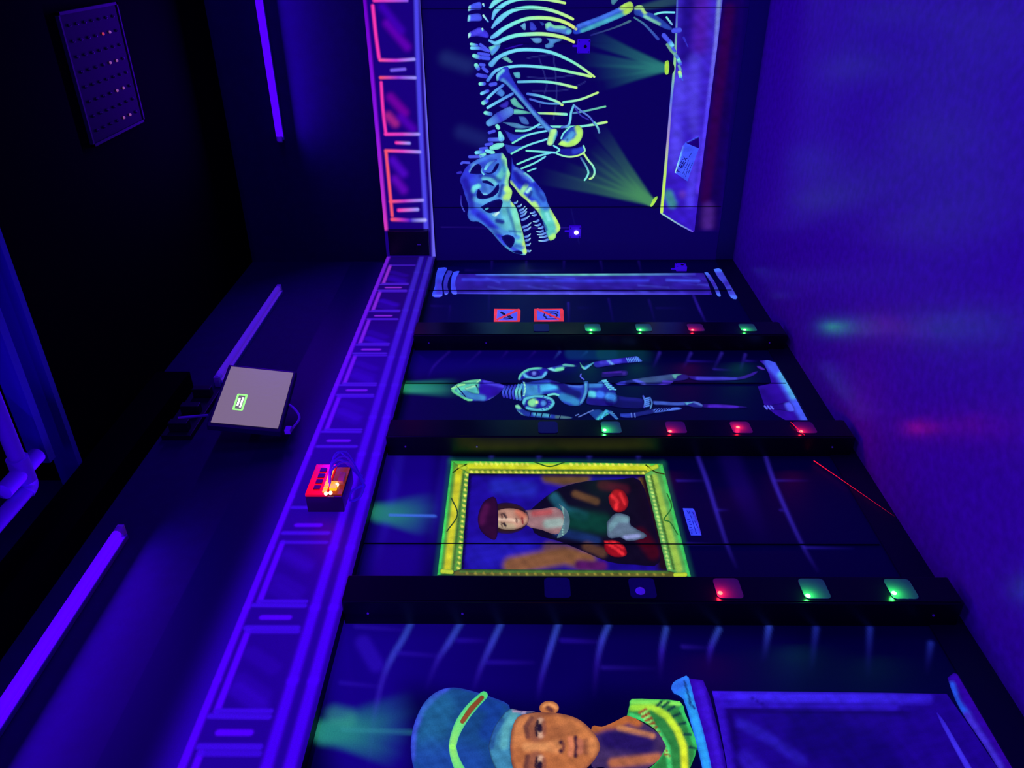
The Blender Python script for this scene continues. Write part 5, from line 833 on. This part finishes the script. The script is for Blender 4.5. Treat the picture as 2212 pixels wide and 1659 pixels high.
bp('neck', [(2270, 1310), (2280, 1150), (2360, 1150), (2460, 1110), (2570, 1058), (2640, 1092), (2810, 1202), (2868, 1310)], (64, 44, 90), [([(2300, 1160), (2450, 1130), (2570, 1080), (2640, 1110)], 10, (176, 96, 46), 16), ([(2500, 1160), (2760, 1225)], 5, (220, 140, 80), 9), ([(2420, 1250), (2700, 1290)], 22, (26, 10, 90), 28, .9), ([(2450, 1440), (2800, 1400)], 8, (190, 110, 60), 16, .9)], 3)
fst = [([(1690, 1250), (1720, 1120), (1800, 1080)], 16, (214, 134, 76), 26, .8), ([(2060, 1090), (2180, 1150), (2240, 1230)], 16, (214, 130, 70), 30, .8), ([(1960, 1230), (2080, 1180)], 22, (150, 88, 52), 36, .7), ([(1760, 1310), (1880, 1310), (1990, 1310)], 7, (226, 150, 90), 14), ([(1990, 1310), (2010, 1310)], 12, (214, 136, 80), 18), ([(2034, 1276)], 4, (60, 32, 46), 8), ([(2034, 1344)], 4, (60, 32, 46), 8), ([(2052, 1290), (2056, 1310), (2052, 1330)], 2, (120, 64, 50), 7), ([(2110, 1250), (2120, 1310), (2110, 1370)], 5, (206, 120, 80), 9), ([(2150, 1235), (2160, 1310), (2150, 1385)], 3, (60, 30, 44), 7), ([(2185, 1270), (2195, 1310), (2185, 1350)], 6, (190, 110, 80), 9), ([(2235, 1270), (2240, 1350)], 4, (110, 60, 50), 12, .8), ([(2290, 1280), (2290, 1340)], 10, (222, 140, 80), 18, .8)]
for sg in (1, -1):
    g = lambda p: [(x, y if sg == 1 else 2*AX-y) for x, y in p]
    fst += [(g([(1770, 1230), (1755, 1150), (1800, 1085)]), 5, (84, 46, 44), 8, .9), (g([(1835, 1225), (1820, 1160), (1850, 1105)]), 13, (120, 70, 58), 20, .8), (g([(1872, 1215), (1858, 1160), (1872, 1108)]), 8, (206, 160, 130), 8), (g([(1866, 1170), (1866, 1150)]), 9, (34, 22, 40), 7), (g([(1842, 1222), (1832, 1160), (1850, 1106)]), 2.4, (44, 24, 34), 4), (g([(1900, 1210), (1905, 1160), (1895, 1115)]), 2.4, (150, 86, 60), 7)]
bp('face', [(1630, 1310), (1642, 1180), (1690, 1075), (1800, 1042), (1900, 1038), (2000, 1042), (2100, 1062), (2180, 1095), (2250, 1150), (2310, 1220), (2346, 1310)], (186, 108, 58), fst, 4, 3, ((92, 48, 50), 9, .7), 3.5)
collar = [(2560, 1062), (2580, 980), (2600, 930), (2780, 935), (2980, 950), (3020, 1040), (3070, 1160), (3118, 1310), (2868, 1310), (2850, 1270), (2810, 1202), (2740, 1140), (2650, 1095)]
def cmir(h): return list(h[:8])+[(x, 2*AX-y) for x, y in reversed(h[:8]) if abs(y-AX) > 1]+[(x, 2*AX-y) for x, y in reversed(h[8:]) if abs(y-AX) > 1]+[(x, y) for x, y in h[8:]]
cst = [stroke(Q([(2600, 1000), (2760, 990), (2880, 1070), (2960, 1180), (3010, 1310), (3020, 1475)]), 7, [(150, 226, 60), (226, 236, 40)], 9), stroke(Q([(2600, 950), (2800, 955), (2980, 965)]), 5, (130, 232, 90), 7), stroke(Q([(2590, 1060), (2680, 1095), (2800, 1180), (2880, 1310), (2900, 1475)]), 5, (70, 210, 110), 7), stroke(Q([(3000, 1010), (3060, 1150), (3110, 1310), (3130, 1475)]), 5, (60, 200, 100), 8)]
for k in range(11):
    t = k/10; p = (2660+t*240-40*t*t, 1040+t*330); cst.append(stroke(Q([(p[0], p[1]), (p[0]+52-20*t, p[1]-30+42*t)]), 2.6, (150, 80, 40), 3.5)); cst.append(stroke(Q([(p[0]+18, p[1]+16), (p[0]+56-20*t, p[1]-10+42*t)]), 2, (150, 236, 110), 3))
for k in range(7):
    t = k/6; p = (2800+t*260, 985+t*t*330); cst.append(stroke(Q([(p[0], p[1]), (p[0]+50, p[1]-50+60*t)]), 3, (20, 60, 60), 4))
patch('beaded_collar', LEFT, Q(cmir(collar)), (44, 130, 60), cst, 5, bu, 4, 2, None, ((40, 190, 90), 4, .6))

pd = empty('painted_pedestal', tuple(LEFT.point([(2050, 1600)])[0]), 'blue and violet stone pedestal painted beneath the bust', 'mural')
patch('top_slab', LEFT, Q2([(1105, 850), (1120, 800), (1200, 755), (1245, 760), (1290, 940), (1345, 1130), (1390, 1310), (1425, 1475), (1470, 1760), (1400, 1760), (1350, 1475), (1310, 1310), (1260, 1120), (1200, 930), (1130, 890)]), (38, 130, 236), [stroke(Q2([(1140, 840), (1200, 800)]), 9, (44, 110, 240), 14), stroke(Q2([(1240, 900), (1320, 1180), (1390, 1475)]), 7, (46, 160, 245), 10), stroke(Q2([(1210, 790), (1260, 960)]), 1.6, (20, 60, 130), 4), stroke(Q2([(1250, 960), (1290, 1010)]), 1.4, (20, 50, 130), 3)], 5, pd, 4, 2, None, ((40, 80, 220), 4, .5))
patch('cornice', LEFT, Q2([(1250, 765), (1360, 780), (1410, 900), (1470, 1130), (1520, 1340), (1560, 1560), (1590, 1760), (1470, 1760), (1425, 1475), (1390, 1310), (1345, 1130), (1290, 940)]), (48, 8, 178), [stroke(Q2([(1330, 820), (1440, 1200), (1520, 1560)]), 6, (60, 20, 210), 12, .8), stroke(Q2([(1400, 880), (1480, 1180), (1560, 1560)]), 4, (22, 0, 120), 9, .8)], 3, pd, 5, 0, None, ((30, 0, 130), 5, .5))
patch('die', LEFT, Q2([(1430, 862), (1700, 864), (2212, 868), (2800, 876), (3300, 886), (3500, 1170), (3702, 1475), (3880, 1760), (1590, 1760), (1540, 1400), (1480, 1080)]), (26, 2, 132), [
    stroke(Q2([(1440, 895), (1700, 905), (2212, 915), (2800, 925), (3150, 925)]), 11, [(52, 14, 215), (58, 34, 235), (54, 30, 220), (44, 20, 190)], 13), stroke(Q2([(1450, 970), (2200, 985), (2900, 990)]), 5, (48, 20, 200), 9, .8), stroke(Q2([(1470, 960), (1530, 1300), (1600, 1700)]), 12, (48, 14, 190), 16, .9), stroke(Q2([(1570, 1020), (1640, 1400), (1690, 1740)]), 5, (18, 0, 100), 9, .9), stroke(Q2([(1560, 1015), (2200, 1030), (3000, 1040)]), 3, (18, 0, 96), 8, .9),
    stroke(Q2([(1660, 1120), (1900, 1250), (2150, 1420)]), 8, (44, 28, 190), 18, .7), stroke(Q2([(1700, 1400), (1850, 1560)]), 14, (48, 24, 195), 26, .7), stroke(Q2([(2200, 1180), (2700, 1400), (2900, 1700)]), 60, (8, 0, 84), 60, .7), stroke(Q2([(1740, 910), (1860, 990)]), 2, (20, 0, 110), 4, .8)], 1, pd, 7, 0)
ribbon('plinth_rim', LEFT, S8([(1490, 1235), (1540, 1320), (1640, 1500), (1730, 1659), (1860, 1890)]), [1.5, 5, 6, 7, 7], [(40, 16, 180), (62, 46, 230), (58, 40, 220)], 3, pd, (24, 2, 130), .8)
patch('plinth_base', LEFT, S8([(1570, 960), (1600, 935), (1650, 930), (1780, 1130), (1920, 1370), (2085, 1659), (2220, 1900), (2100, 1900), (1960, 1659), (1850, 1480), (1720, 1290), (1630, 1130)]), (40, 4, 150), [stroke(S8([(1600, 1020), (1640, 1150), (1720, 1250)]), 7, (34, 80, 225), 11), stroke(S8([(1720, 1250), (1850, 1450), (1980, 1659)]), 6, (64, 44, 210), 12), stroke(S8([(1650, 960), (1850, 1280), (2070, 1659)]), 5, (44, 2, 150), 9)], 3, pd, 5, 2, None, ((24, 0, 110), 4, .6))

# seams between the mural sheets: thin dark strips laid over the painting, no trim boards
SEAM = mat('seam_shadow', (8, 5, 40), .9)
for k, u in enumerate(eu[1:3]): struct(box('trim_%d' % (6+k), (u-.0014, END_Y-.0064, .13), (u+.0014, END_Y-.0002, 2.109), SEAM))
for k, u in enumerate(edges[1:4]): struct(box('trim_%d' % (8+k), (.0002, u-.0007, .13), (.0064, u+.0007, 2.109), SEAM))
